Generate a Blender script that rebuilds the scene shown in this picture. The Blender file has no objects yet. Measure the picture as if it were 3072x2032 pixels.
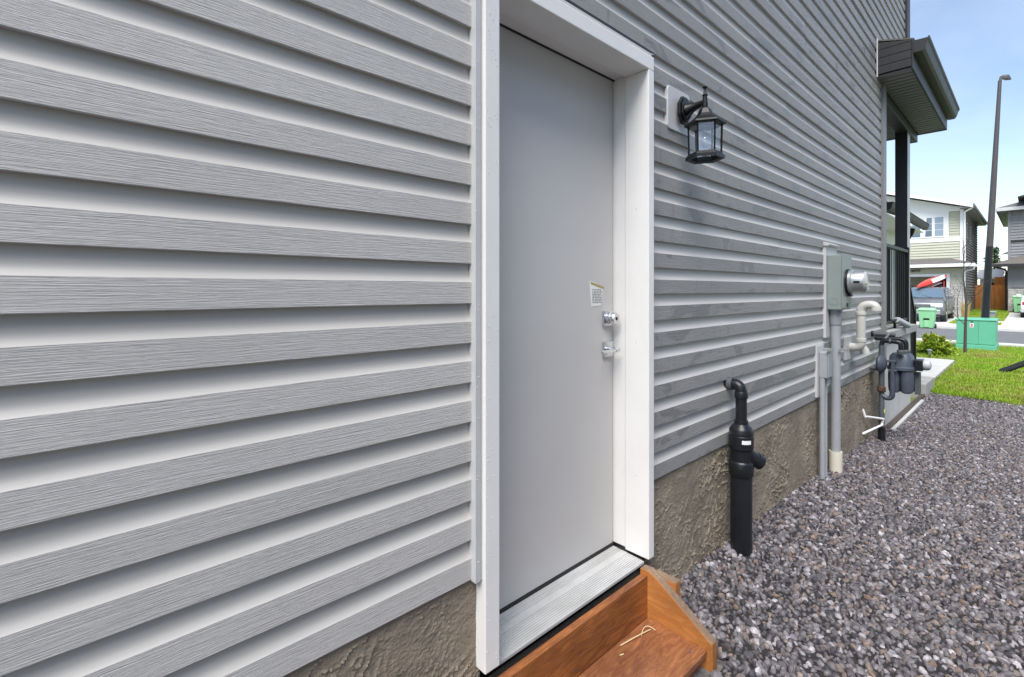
import bpy, bmesh, math, random
from mathutils import Vector, Matrix, noise
import numpy as np
random.seed(7)
S = bpy.context.scene
COL = S.collection
R = math.radians

# ------------------------------------------------------------------ camera
cam = bpy.data.cameras.new('camera'); camo = bpy.data.objects.new('camera', cam); COL.objects.link(camo)
cam.sensor_width = 36; cam.lens = 17.0; cam.shift_y = -0.0472; cam.clip_start = 0.05; cam.clip_end = 2000
camo.location = (0, -1.108, 1.40)
camo.rotation_euler = (R(90), 0, R(47.2 - 90))
S.camera = camo

# ------------------------------------------------------------------ sky, sun, exposure
SUN = Vector((-0.50, -0.20, 0.84)).normalized()
W = bpy.data.worlds.new('World'); S.world = W; W.use_nodes = True
nt = W.node_tree; nt.nodes.clear()
sky = nt.nodes.new('ShaderNodeTexSky'); sky.sky_type = 'NISHITA'; sky.sun_disc = False
sky.sun_elevation = math.asin(SUN.z); sky.sun_rotation = math.atan2(SUN.x, SUN.y)
sky.air_density = 1.0; sky.dust_density = .5; sky.ozone_density = 1.5
tc = nt.nodes.new('ShaderNodeTexCoord'); mp = nt.nodes.new('ShaderNodeMapping'); mp.inputs['Scale'].default_value = (1, 1, 2.6)
ns = nt.nodes.new('ShaderNodeTexNoise'); ns.inputs['Scale'].default_value = 2.2; ns.inputs['Detail'].default_value = 7; ns.inputs['Roughness'].default_value = .55
ns.inputs['Distortion'].default_value = .4
rp = nt.nodes.new('ShaderNodeValToRGB'); rp.color_ramp.elements[0].position = .36; rp.color_ramp.elements[0].color = (.06, .06, .06, 1)
rp.color_ramp.elements[1].position = .72; rp.color_ramp.elements[1].color = (.22, .22, .22, 1)
mx = nt.nodes.new('ShaderNodeMixRGB'); mx.inputs[2].default_value = (8.2, 8.6, 9.0, 1)
bg = nt.nodes.new('ShaderNodeBackground'); bg.inputs['Strength'].default_value = .135
wo = nt.nodes.new('ShaderNodeOutputWorld')
nt.links.new(tc.outputs['Generated'], mp.inputs[0]); nt.links.new(mp.outputs[0], ns.inputs['Vector'])
nt.links.new(ns.outputs['Fac'], rp.inputs[0]); nt.links.new(rp.outputs[0], mx.inputs[0])
nt.links.new(sky.outputs[0], mx.inputs[1]); nt.links.new(mx.outputs[0], bg.inputs[0]); nt.links.new(bg.outputs[0], wo.inputs[0])
sl = bpy.data.lights.new('sun', 'SUN'); sl.energy = 3.5; sl.angle = R(40); sl.color = (1, .955, .89)
so = bpy.data.objects.new('sun', sl); COL.objects.link(so)
so.rotation_euler = SUN.to_track_quat('Z', 'Y').to_euler(); so.location = (0, 0, 30)
vs = S.view_settings; vs.view_transform = 'Standard'; vs.look = 'None'; vs.gamma = 1; vs.exposure = 0.70; vs.use_curve_mapping = False

# ------------------------------------------------------------------ materials
MATS = {}
def mat(name, c, rough=.6, metal=0., var=0., vscale=8., c2=None, bump=0., bscale=60., stretch=(1, 1, 1), bdist=.004, spec=.5, rand=0., detail=4, coat=0.):
    m = bpy.data.materials.new(name); m.use_nodes = True; t = m.node_tree; N = t.nodes; L = t.links
    b = N['Principled BSDF']; b.inputs['Roughness'].default_value = rough; b.inputs['Metallic'].default_value = metal
    b.inputs['Specular IOR Level'].default_value = spec; b.inputs['Coat Weight'].default_value = coat
    col = None
    b.inputs['Base Color'].default_value = (*c, 1)
    if var or bump or c2:
        tc = N.new('ShaderNodeTexCoord'); mp = N.new('ShaderNodeMapping'); mp.inputs['Scale'].default_value = stretch
        L.new(tc.outputs['Object'], mp.inputs[0])
    if var or c2:
        n = N.new('ShaderNodeTexNoise'); n.inputs['Scale'].default_value = vscale; n.inputs['Detail'].default_value = detail; n.inputs['Roughness'].default_value = .6
        L.new(mp.outputs[0], n.inputs['Vector'])
        r = N.new('ShaderNodeValToRGB'); L.new(n.outputs['Fac'], r.inputs[0])
        r.color_ramp.elements[0].position = .3; r.color_ramp.elements[1].position = .7
        d = c2 if c2 else tuple(x * (1 - var) for x in c); u = c if c2 else tuple(min(1, x * (1 + var)) for x in c)
        r.color_ramp.elements[0].color = (*d, 1); r.color_ramp.elements[1].color = (*u, 1)
        col = r.outputs[0]
        rr = N.new('ShaderNodeMapRange'); rr.inputs[3].default_value = rough * .85; rr.inputs[4].default_value = min(1, rough * 1.12)
        L.new(n.outputs['Fac'], rr.inputs[0]); L.new(rr.outputs[0], b.inputs['Roughness'])
    if rand:
        oi = N.new('ShaderNodeObjectInfo'); h = N.new('ShaderNodeHueSaturation'); mr = N.new('ShaderNodeMapRange')
        mr.inputs[3].default_value = 1 - rand; mr.inputs[4].default_value = 1 + rand
        L.new(oi.outputs['Random'], mr.inputs[0]); L.new(mr.outputs[0], h.inputs['Value'])
        if col: L.new(col, h.inputs['Color'])
        else: h.inputs['Color'].default_value = (*c, 1)
        col = h.outputs[0]
    if col: L.new(col, b.inputs['Base Color'])
    if bump:
        n2 = N.new('ShaderNodeTexNoise'); n2.inputs['Scale'].default_value = bscale; n2.inputs['Detail'].default_value = 5
        L.new(mp.outputs[0], n2.inputs['Vector'])
        bp = N.new('ShaderNodeBump'); bp.inputs['Strength'].default_value = bump; bp.inputs['Distance'].default_value = bdist
        L.new(n2.outputs['Fac'], bp.inputs['Height']); L.new(bp.outputs[0], b.inputs['Normal'])
    MATS[name] = m
    return m

def siding_mat(name, c, grain, wet):
    m = bpy.data.materials.new(name); m.use_nodes = True; t = m.node_tree; N = t.nodes; L = t.links
    b = N['Principled BSDF']; b.inputs['Roughness'].default_value = .5
    tc = N.new('ShaderNodeTexCoord')
    def noisen(scale, stretch, detail=4, rough=.55, dist=0.):
        mp = N.new('ShaderNodeMapping'); mp.inputs['Scale'].default_value = stretch; L.new(tc.outputs['Object'], mp.inputs[0])
        n = N.new('ShaderNodeTexNoise'); n.inputs['Scale'].default_value = scale; n.inputs['Detail'].default_value = detail
        n.inputs['Roughness'].default_value = rough; n.inputs['Distortion'].default_value = dist
        L.new(mp.outputs[0], n.inputs['Vector']); return n.outputs['Fac']
    def ramp(f, p0, p1, a, bb):
        r = N.new('ShaderNodeValToRGB'); r.color_ramp.elements[0].position = p0; r.color_ramp.elements[1].position = p1
        r.color_ramp.elements[0].color = (*a, 1); r.color_ramp.elements[1].color = (*bb, 1); L.new(f, r.inputs[0]); return r.outputs[0]
    big = noisen(1.6, (1, 1, 3), 3)
    col = ramp(big, .3, .7, tuple(x * .95 for x in c), tuple(x * 1.04 for x in c))
    oi = N.new('ShaderNodeObjectInfo'); h = N.new('ShaderNodeHueSaturation'); mr = N.new('ShaderNodeMapRange')
    mr.inputs[3].default_value = .97; mr.inputs[4].default_value = 1.03
    L.new(oi.outputs['Random'], mr.inputs[0]); L.new(mr.outputs[0], h.inputs['Value']); L.new(col, h.inputs['Color']); col = h.outputs[0]
    if wet:
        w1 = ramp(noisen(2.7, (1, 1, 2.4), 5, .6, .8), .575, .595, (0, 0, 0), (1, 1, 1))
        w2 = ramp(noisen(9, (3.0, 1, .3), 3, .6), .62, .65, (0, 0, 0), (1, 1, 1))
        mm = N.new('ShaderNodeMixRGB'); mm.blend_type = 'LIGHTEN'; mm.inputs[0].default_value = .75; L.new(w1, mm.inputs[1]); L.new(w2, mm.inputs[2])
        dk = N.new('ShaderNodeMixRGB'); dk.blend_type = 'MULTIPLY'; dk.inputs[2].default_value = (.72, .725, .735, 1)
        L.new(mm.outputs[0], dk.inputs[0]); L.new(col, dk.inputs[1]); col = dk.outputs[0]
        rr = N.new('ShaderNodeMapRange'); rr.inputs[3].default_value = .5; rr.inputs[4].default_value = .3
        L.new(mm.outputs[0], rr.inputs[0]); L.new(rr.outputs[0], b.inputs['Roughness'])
    L.new(col, b.inputs['Base Color'])
    g1 = noisen(1, (7, 1, 400), 3, .6, .9)
    g2 = noisen(1, (26, 1, 700), 2, .5, .6)
    ad = N.new('ShaderNodeMath'); ad.operation = 'MULTIPLY_ADD'; ad.inputs[1].default_value = .45; L.new(g2, ad.inputs[0]); L.new(g1, ad.inputs[2])
    bp = N.new('ShaderNodeBump'); bp.inputs['Strength'].default_value = grain; bp.inputs['Distance'].default_value = .0034
    L.new(ad.outputs[0], bp.inputs['Height']); L.new(bp.outputs[0], b.inputs['Normal'])
    MATS[name] = m; return m

SID = (.525, .508, .492)
siding_mat('siding_face', SID, .65, False); siding_mat('siding_cove', (.465, .445, .42), .05, False)
siding_mat('siding_face_wet', (.315, .308, .305), .9, True); siding_mat('siding_cove_highlight', (.47, .455, .44), .05, False)  # faces wet and dark; bright cove highlights put into the cove colour
mat('trim_white', (.80, .785, .765), .38, var=.03, vscale=5, bump=.05, bscale=90)
mat('trim_grey', (.53, .528, .53), .42, var=.05, vscale=6)
mat('trim_mid', (.20, .20, .205), .45, var=.05)
mat('trim_dark', (.030, .030, .033), .5, spec=.35, var=.08, vscale=9)
mat('door_paint', (.565, .548, .535), .42, var=.045, vscale=1.6, bump=.06, bscale=35, stretch=(.3, 1, 1))
mat('aluminium_sill', (.54, .54, .535), .5, var=.0, c2=(.41, .405, .39), vscale=16, stretch=(.35, 1, 1), bump=.15, bscale=60)
mat('water_drop', (.74, .75, .76), .08)
mat('rubber', (.012, .012, .013), .6)
mat('chrome', (.66, .67, .69), .22, metal=1)
mat('paper', (.82, .82, .78), .7); mat('paper_ink', (.12, .12, .13), .7); mat('paper_gold', (.42, .33, .12), .6)
mat('black_metal', (.008, .0085, .010), .42, spec=.35, var=.2, vscale=30)
mat('black_abs', (.008, .009, .012), .34, spec=.4, c2=(.017, .018, .022), vscale=14, stretch=(1, 1, .25), bump=.1, bscale=90)
mat('pvc_cream', (.53, .52, .485), .42, var=.06, vscale=10)
mat('pvc_ivory', (.66, .62, .52), .45, var=.05, vscale=10)
mat('conduit_grey', (.33, .345, .365), .5, var=.06, vscale=9)
mat('meter_grey', (.235, .275, .265), .42, var=.05, vscale=7)
mat('meter_dial', (.40, .42, .43), .12)
mat('meter_metal', (.50, .52, .53), .33, metal=.75, var=.06)
mat('gas_blue', (.060, .075, .100), .48, var=.14, vscale=14, bump=.15, bscale=160)
mat('iron_grey', (.075, .085, .095), .5, var=.2, vscale=25, bump=.2, bscale=200)
mat('rust', (.10, .05, .03), .8, var=.3, vscale=60)
mat('yellow_tag', (.75, .72, .02), .6)
mat('parging', (.33, .272, .205), .85, c2=(.185, .15, .113), vscale=4.2, bump=.8, bscale=120, detail=8, bdist=.006)
mat('concrete', (.44, .43, .41), .85, c2=(.33, .325, .315), vscale=5, bump=.25, bscale=110, detail=8)
mat('concrete_pale', (.60, .59, .565), .85, c2=(.49, .485, .47), vscale=4, bump=.25, bscale=90, detail=8, rand=.04)
mat('asphalt', (.16, .16, .165), .9, c2=(.125, .125, .13), vscale=2.5, bump=.4, bscale=220, detail=8)
mat('soil', (.022, .020, .020), .95, var=.3, vscale=30, bump=.6, bscale=120, bdist=.01)
mat('gravel_flat', (.17, .165, .16), .9, c2=(.08, .078, .076), vscale=38, bump=.9, bscale=40, bdist=.02, detail=3)
mat('lawn', (.14, .21, .03), .9, c2=(.20, .24, .05), vscale=1.1, bump=.8, bscale=90, bdist=.02, detail=8)
mat('shingle', (.155, .145, .135), .9, c2=(.09, .085, .08), vscale=25, bump=.4, bscale=70)
mat('soffit_grey', (.15, .15, .15), .5)
mat('olive_siding', (.47, .465, .365), .6, var=.04, vscale=2)
mat('grey_siding', (.235, .235, .25), .6, var=.05, vscale=2)
mat('olive_siding_shaded', (.17, .16, .155), .6, var=.06, vscale=2)  # darker copy of the olive siding, side wall's shade put into the colour
mat('white_paint', (.80, .80, .80), .55, var=.02)
mat('stone_white', (.62, .60, .57), .8, c2=(.40, .38, .36), vscale=6, bump=.5, bscale=30, bdist=.01)
mat('glass_window', (.14, .18, .23), .06, spec=.8)
mat('curtain', (.27, .33, .41), .8)
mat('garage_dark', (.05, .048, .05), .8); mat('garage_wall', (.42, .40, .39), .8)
mat('bin_green', (.26, .58, .30), .5, var=.05, vscale=4)
mat('box_green', (.13, .47, .31), .48, var=.05, vscale=3)
mat('car_paint', (.17, .185, .20), .32, metal=.3, coat=.3, var=.03)
mat('car_glass', (.10, .15, .20), .04, spec=.9)
mat('car_dark', (.02, .02, .022), .5); mat('lamp_glass', (.75, .75, .72), .15)
mat('car_white', (.75, .75, .76), .25, coat=.6); mat('tail_red', (.5, .02, .02), .25)
mat('kayak_red', (.62, .035, .02), .35, coat=.3)
mat('fence_wood', (.66, .28, .07), .8, c2=(.46, .16, .04), vscale=7, stretch=(1, 1, .15), bump=.3, bscale=60, rand=.15)
mat('bark', (.075, .06, .05), .9, var=.3, vscale=40, bump=.5, bscale=90)
mat('leaf_dark', (.055, .12, .03), .6, rand=0, var=.4, vscale=3)
mat('leaf_lime', (.36, .46, .04), .55, c2=(.24, .36, .03), vscale=9)
mat('leaf_orange', (.36, .17, .05), .6)
mat('straw', (.66, .52, .30), .7); mat('dry_grass', (.42, .33, .12), .8, var=.2)
mat('pole_dark', (.011, .012, .016), .4, var=.15, vscale=6)
mat('pole_bronze', (.075, .066, .070), .5, var=.1)
mat('tub_grey', (.30, .33, .38), .5)
mat('ribbed_grey', (.45, .47, .49), .5); mat('ribbed_dark', (.05, .052, .06), .6)

def wood_mat(name, c, d, stretch, sc=7, rough=.55):
    m = bpy.data.materials.new(name); m.use_nodes = True; t = m.node_tree; N = t.nodes; L = t.links
    b = N['Principled BSDF']; tc = N.new('ShaderNodeTexCoord'); mp = N.new('ShaderNodeMapping'); mp.inputs['Scale'].default_value = stretch
    L.new(tc.outputs['Object'], mp.inputs[0])
    n = N.new('ShaderNodeTexNoise'); n.inputs['Scale'].default_value = sc; n.inputs['Detail'].default_value = 6; n.inputs['Roughness'].default_value = .65; n.inputs['Distortion'].default_value = 1.4
    L.new(mp.outputs[0], n.inputs['Vector'])
    r = N.new('ShaderNodeValToRGB'); e = r.color_ramp.elements; e[0].position = .28; e[0].color = (*d, 1); e[1].position = .7; e[1].color = (*c, 1)
    x = e.new(.5); x.color = (*[(p * .45 + q * .55) for p, q in zip(c, d)], 1)
    L.new(n.outputs['Fac'], r.inputs[0])
    n3 = N.new('ShaderNodeTexNoise'); n3.inputs['Scale'].default_value = 3.5; n3.inputs['Detail'].default_value = 4; L.new(tc.outputs['Object'], n3.inputs['Vector'])
    r3 = N.new('ShaderNodeValToRGB'); r3.color_ramp.elements[0].position = .35; r3.color_ramp.elements[0].color = (.62, .6, .6, 1); r3.color_ramp.elements[1].position = .62; r3.color_ramp.elements[1].color = (1, 1, 1, 1)
    L.new(n3.outputs['Fac'], r3.inputs[0])
    mu = N.new('ShaderNodeMixRGB'); mu.blend_type = 'MULTIPLY'; mu.inputs[0].default_value = 1; L.new(r.outputs[0], mu.inputs[1]); L.new(r3.outputs[0], mu.inputs[2])
    L.new(mu.outputs[0], b.inputs['Base Color']); b.inputs['Roughness'].default_value = rough
    bp = N.new('ShaderNodeBump'); bp.inputs['Strength'].default_value = .35; bp.inputs['Distance'].default_value = .003
    L.new(n.outputs['Fac'], bp.inputs['Height']); L.new(bp.outputs[0], b.inputs['Normal'])
    MATS[name] = m
wood_mat('wood_red', (.50, .185, .048), (.17, .052, .02), (1.1, 9, 9), rough=.42)
wood_mat('wood_tread', (.46, .195, .078), (.20, .07, .036), (1.4, 7, 7), rough=.38)
wood_mat('wood_orange', (.66, .28, .075), (.40, .14, .035), (8, 1.6, 8), 5)
wood_mat('wood_endgrain', (.36, .24, .15), (.2, .13, .09), (3, 3, 3), 12, .8)

def glass_mat():
    m = bpy.data.materials.new('lantern_glass'); m.use_nodes = True; t = m.node_tree; N = t.nodes; L = t.links; N.clear()
    o = N.new('ShaderNodeOutputMaterial'); mx = N.new('ShaderNodeMixShader'); tr = N.new('ShaderNodeBsdfTransparent'); gl = N.new('ShaderNodeBsdfGlossy')
    gl.inputs['Roughness'].default_value = .03; tr.inputs[0].default_value = (.93, .94, .95, 1); mx.inputs[0].default_value = .16
    L.new(tr.outputs[0], mx.inputs[1]); L.new(gl.outputs[0], mx.inputs[2]); L.new(mx.outputs[0], o.inputs[0]); MATS['lantern_glass'] = m
glass_mat()
def stone_mat():
    m = bpy.data.materials.new('gravel_stone'); m.use_nodes = True; t = m.node_tree; N = t.nodes; L = t.links
    b = N['Principled BSDF']; b.inputs['Roughness'].default_value = .55
    oi = N.new('ShaderNodeObjectInfo'); r = N.new('ShaderNodeValToRGB'); r.color_ramp.interpolation = 'CONSTANT'; e = r.color_ramp.elements
    cols = [(0.081, 0.075, 0.085), (0.129, 0.117, 0.124), (0.156, 0.129, 0.126), (0.044, 0.041, 0.048), (0.230, 0.213, 0.228), (0.106, 0.097, 0.108), (0.184, 0.144, 0.128), (0.136, 0.124, 0.134), (0.304, 0.283, 0.302), (0.081, 0.068, 0.070), (0.175, 0.161, 0.176), (0.202, 0.139, 0.104), (0.106, 0.096, 0.102), (0.405, 0.378, 0.396)]
    ps = [0, .12, .22, .30, .40, .48, .57, .64, .73, .78, .86, .93, .955, .985]
    e[0].position = 0; e[0].color = (*cols[0], 1); e[1].position = ps[1]; e[1].color = (*cols[1], 1)
    for p, c in zip(ps[2:], cols[2:]): x = e.new(p); x.color = (*c, 1)
    L.new(oi.outputs['Random'], r.inputs[0])
    tc = N.new('ShaderNodeTexCoord'); n = N.new('ShaderNodeTexNoise'); n.inputs['Scale'].default_value = 2.2; n.inputs['Detail'].default_value = 6; n.inputs['Roughness'].default_value = .7
    L.new(tc.outputs['Object'], n.inputs['Vector'])
    h = N.new('ShaderNodeHueSaturation'); mr = N.new('ShaderNodeMapRange'); mr.inputs[1].default_value = .3; mr.inputs[2].default_value = .7; mr.inputs[3].default_value = .6; mr.inputs[4].default_value = 1.4
    L.new(n.outputs['Fac'], mr.inputs[0]); L.new(mr.outputs[0], h.inputs['Value']); L.new(r.outputs[0], h.inputs['Color']); L.new(h.outputs[0], b.inputs['Base Color'])
    MATS['gravel_stone'] = m
stone_mat()
def blade_mat():
    m = bpy.data.materials.new('grass_blade'); m.use_nodes = True; t = m.node_tree; N = t.nodes; L = t.links
    b = N['Principled BSDF']; b.inputs['Roughness'].default_value = .6; b.inputs['Specular IOR Level'].default_value = .25
    oi = N.new('ShaderNodeObjectInfo'); n = N.new('ShaderNodeTexNoise'); n.inputs['Scale'].default_value = 1.3; n.inputs['Detail'].default_value = 3; L.new(oi.outputs['Location'], n.inputs['Vector'])
    ad = N.new('ShaderNodeMath'); ad.operation = 'MULTIPLY_ADD'; ad.inputs[1].default_value = .22; L.new(oi.outputs['Random'], ad.inputs[0]); L.new(n.outputs['Fac'], ad.inputs[2])
    r = N.new('ShaderNodeValToRGB'); e = r.color_ramp.elements; e[0].position = .42; e[0].color = (.21, .39, .025, 1); e[1].position = .86; e[1].color = (.34, .30, .10, 1)
    x = e.new(.60); x.color = (.28, .42, .035, 1)
    L.new(ad.outputs[0], r.inputs[0]); L.new(r.outputs[0], b.inputs['Base Color']); MATS['grass_blade'] = m
blade_mat()

# ------------------------------------------------------------------ mesh helpers
class MB:
    def __init__(s): s.v = []; s.f = []; s.m = []; s.sm = []
    def add(s, vs, fs, mi=0, smooth=False):
        o = len(s.v); s.v += [tuple(p) for p in vs]
        for f in fs: s.f.append(tuple(i + o for i in f)); s.m.append(mi); s.sm.append(smooth)
        return s
    def box(s, x0, x1, y0, y1, z0, z1, mi=0):
        return s.add([(x0, y0, z0), (x1, y0, z0), (x1, y1, z0), (x0, y1, z0), (x0, y0, z1), (x1, y0, z1), (x1, y1, z1), (x0, y1, z1)],
                     [(0, 3, 2, 1), (4, 5, 6, 7), (0, 1, 5, 4), (1, 2, 6, 5), (2, 3, 7, 6), (3, 0, 4, 7)], mi)
    def prism(s, poly, vec, mi=0, smooth=False):
        n = len(poly); v = [Vector(p) for p in poly]; vec = Vector(vec)
        return s.add(v + [p + vec for p in v], [tuple(range(n))[::-1], tuple(range(n, 2 * n))] + [(i, (i + 1) % n, n + (i + 1) % n, n + i) for i in range(n)], mi, smooth)
    def tube(s, pts, rad, n=14, mi=0, caps=True, smooth=True):
        pts = [Vector(p) for p in pts]
        if not hasattr(rad, '__len__'): rad = [rad] * len(pts)
        d0 = (pts[1] - pts[0]).normalized(); up = Vector((0, 0, 1)) if abs(d0.z) < .9 else Vector((1, 0, 0))
        a = d0.cross(up).normalized(); vs = []
        for i, p in enumerate(pts):
            d = ((pts[min(i + 1, len(pts) - 1)] - p).normalized() + (p - pts[max(i - 1, 0)]).normalized())
            d = d.normalized() if d.length > 1e-6 else d0
            a = (a - d * a.dot(d)).normalized(); b = d.cross(a)
            for k in range(n):
                t = 2 * math.pi * k / n; vs.append(p + (a * math.cos(t) + b * math.sin(t)) * rad[i])
        fs = [(i * n + k, i * n + (k + 1) % n, (i + 1) * n + (k + 1) % n, (i + 1) * n + k) for i in range(len(pts) - 1) for k in range(n)]
        s.add(vs, fs, mi, smooth)
        if caps:
            o = len(s.v) - len(vs); s.f += [tuple(o + k for k in range(n))[::-1], tuple(o + (len(pts) - 1) * n + k for k in range(n))]; s.m += [mi, mi]; s.sm += [False, False]
        return s
    def lathe(s, prof, c, axis=(0, 0, 1), n=20, mi=0, smooth=True, phase=0.):
        ax = Vector(axis).normalized(); up = Vector((0, 0, 1)) if abs(ax.z) < .9 else Vector((1, 0, 0)); a = ax.cross(up).normalized(); b = ax.cross(a); c = Vector(c); vs = []
        for r, h in prof:
            for k in range(n):
                t = 2 * math.pi * k / n + phase; vs.append(c + ax * h + (a * math.cos(t) + b * math.sin(t)) * max(r, 1e-5))
        fs = [(i * n + k, i * n + (k + 1) % n, (i + 1) * n + (k + 1) % n, (i + 1) * n + k) for i in range(len(prof) - 1) for k in range(n)]
        fs += [tuple(range(n))[::-1], tuple((len(prof) - 1) * n + k for k in range(n))]
        return s.add(vs, fs, mi, smooth)
    def build(s, name, mats, parent=None, bevel=0., recalc=True, label=None, sharp=True):
        me = bpy.data.meshes.new(name); me.from_pydata(s.v, [], s.f)
        for m in ([mats] if isinstance(mats, str) else mats): me.materials.append(MATS[m])
        for p, i, sm in zip(me.polygons, s.m, s.sm): p.material_index = i; p.use_smooth = sm
        if recalc:
            bm = bmesh.new(); bm.from_mesh(me); bmesh.ops.recalc_face_normals(bm, faces=bm.faces); bm.to_mesh(me); bm.free()
        if any(s.sm) and sharp:
            try: me.set_sharp_from_angle(angle=R(38))
            except Exception: pass
        o = bpy.data.objects.new(name, me); COL.objects.link(o)
        if bevel:
            b = o.modifiers.new('bevel', 'BEVEL'); b.width = bevel; b.segments = 2; b.limit_method = 'ANGLE'; b.harden_normals = False
        if parent: adopt(o, parent)
        if label: o['label'] = label
        return o
WORLD = {}
def adopt(o, parent):
    o.parent = parent; o.matrix_parent_inverse = Matrix.Translation(-WORLD.get(parent.name, Vector((0, 0, 0))))
def tag(o, label, cat, group=None, kind=None):
    if label: o['label'] = label
    if cat: o['category'] = cat
    if group: o['group'] = group
    if kind: o['kind'] = kind
    return o
def thing(name, label, cat, base=(0, 0, 0), group=None):
    o = bpy.data.objects.new(name, None); COL.objects.link(o); o.location = base; o.empty_display_size = .1
    WORLD[o.name] = Vector(base); return tag(o, label, cat, group)
def struct(o): o['kind'] = 'structure'; return o

def bend(p0, c, p1, n=6):
    p0, c, p1 = Vector(p0), Vector(c), Vector(p1)
    return [(p0 * (1 - t) ** 2 + c * 2 * t * (1 - t) + p1 * t * t) for t in [i / n for i in range(n + 1)]]

# ------------------------------------------------------------------ terrain
ZP = [(-60, .06), (0, .055), (2.4, .062), (7, -.113), (13, -.15), (18, -.20), (19.4, -.22), (27.6, -.24), (29, -.2), (36, -.085), (44, .08), (60, .15), (400, .2)]
def zg(x, y):
    z = ZP[-1][1]
    for (a, za), (b, zb) in zip(ZP, ZP[1:]):
        if x <= b: z = za + (zb - za) * max(0, (x - a)) / (b - a); break
    if y < 0 and x < 9.6: z -= .05 * (1 - math.exp(y / .3)) * min(1, max(0, (9.6 - x) / 3))
    return z
def sheet(name, x0, x1, y0, y1, off, m, dx=1., dy=1., wob=0.):
    nx = max(1, int((x1 - x0) / dx)); ny = max(1, int((y1 - y0) / dy)); vs = []; fs = []
    for i in range(nx + 1):
        for j in range(ny + 1):
            x = x0 + (x1 - x0) * i / nx; y = y0 + (y1 - y0) * j / ny
            vs.append((x, y, zg(x, y) + off + (noise.noise((x * 2, y * 2, 0)) * wob)))
    for i in range(nx):
        for j in range(ny): a = i * (ny + 1) + j; fs.append((a, a + ny + 1, a + ny + 2, a + 1))
    return MB().add(vs, fs, 0, True).build(name, m, recalc=False)
g = MB(); xs = [-60, -20, -6, -3, 0, 1, 2, 3, 4, 5, 6, 7, 8, 9, 9.6, 11, 13, 15, 18, 19.4, 23, 27.6, 29, 32, 36, 40, 44, 52, 60, 120, 400]
ys = [-400, -120, -60, -30, -15, -8, -5, -3, -2, -1.5, -1, -.6, -.4, -.2, -.1, 0, .5, 1, 2, 4, 8, 15, 30, 60, 120, 400]
vs = [(x, y, zg(x, y) - .03) for x in xs for y in ys]; ny = len(ys)
g.add(vs, [(i * ny + j, (i + 1) * ny + j, (i + 1) * ny + j + 1, i * ny + j + 1) for i in range(len(xs) - 1) for j in range(ny - 1)], 0, True)
struct(g.build('ground', 'lawn', recalc=False))
bed = struct(sheet('gravel_bed', -14, 9.45, -7.5, .03, -.012, 'gravel_flat', .25, .15))
road = struct(sheet('road', 19.75, 27.6, -60, 60, .0, 'asphalt', 2, 6))
for nm, xa, xb in (('kerb', 19.35, 19.75), ('kerb', 27.6, 28.0)):
    k = MB()
    for i in range(-12, 12):
        k.box(xa, xb, i * 4 + .004, i * 4 + 3.996, zg(xa, 0) - .1, zg(xa, 0) + .11)
    struct(k.build(nm, 'concrete_pale', bevel=.02))
struct(sheet('sidewalk', 28.0, 29.4, -60, 60, .09, 'concrete_pale', 1, 3))
struct(sheet('driveway', 29.4, 35.4, 1.55, 6.4, .05, 'concrete_pale', 1, 1))
struct(sheet('driveway', 29.4, 41.9, -6, -.12, .05, 'concrete_pale', 1, 1))

# ------------------------------------------------------------------ scatter (geometry nodes)
def hidden_collection(name, objs):
    c = bpy.data.collections.new(name)
    for o in objs: c.objects.link(o)
    return c
def scatter(ob, coll, dist, density, smin, smax, seed, full_rot, keep=True):
    ng = bpy.data.node_groups.new('scatter', 'GeometryNodeTree')
    ng.interface.new_socket('Geometry', in_out='INPUT', socket_type='NodeSocketGeometry'); ng.interface.new_socket('Geometry', in_out='OUTPUT', socket_type='NodeSocketGeometry')
    N = ng.nodes; L = ng.links; gi = N.new('NodeGroupInput'); go = N.new('NodeGroupOutput')
    d = N.new('GeometryNodeDistributePointsOnFaces'); d.distribute_method = 'POISSON'; d.inputs['Distance Min'].default_value = dist; d.inputs['Density Max'].default_value = density; d.inputs['Seed'].default_value = seed
    ci = N.new('GeometryNodeCollectionInfo'); ci.inputs['Collection'].default_value = coll; ci.inputs['Separate Children'].default_value = True; ci.inputs['Reset Children'].default_value = True
    ip = N.new('GeometryNodeInstanceOnPoints'); ip.inputs['Pick Instance'].default_value = True
    rr = N.new('FunctionNodeRandomValue'); rr.data_type = 'FLOAT_VECTOR'; t = 6.283
    rr.inputs[0].default_value = (0, 0, 0) if full_rot else (-.25, -.25, 0); rr.inputs[1].default_value = (t, t, t) if full_rot else (.25, .25, t); rr.inputs['Seed'].default_value = seed + 1
    rs = N.new('FunctionNodeRandomValue'); rs.data_type = 'FLOAT'; rs.inputs[2].default_value = smin; rs.inputs[3].default_value = smax; rs.inputs['Seed'].default_value = seed + 2
    ri = N.new('FunctionNodeRandomValue'); ri.data_type = 'INT'; ri.inputs[4].default_value = 0; ri.inputs[5].default_value = len(coll.objects) - 1; ri.inputs['Seed'].default_value = seed + 3
    j = N.new('GeometryNodeJoinGeometry')
    L.new(gi.outputs[0], d.inputs['Mesh']); L.new(d.outputs['Points'], ip.inputs['Points']); L.new(ci.outputs[0], ip.inputs['Instance'])
    L.new(rr.outputs[0], ip.inputs['Rotation']); L.new(rs.outputs[1], ip.inputs['Scale']); L.new(ri.outputs[2], ip.inputs['Instance Index'])
    L.new(ip.outputs[0], j.inputs[0])
    if keep: L.new(gi.outputs[0], j.inputs[0])
    L.new(j.outputs[0], go.inputs[0])
    m = ob.modifiers.new('scatter', 'NODES'); m.node_group = ng

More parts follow.
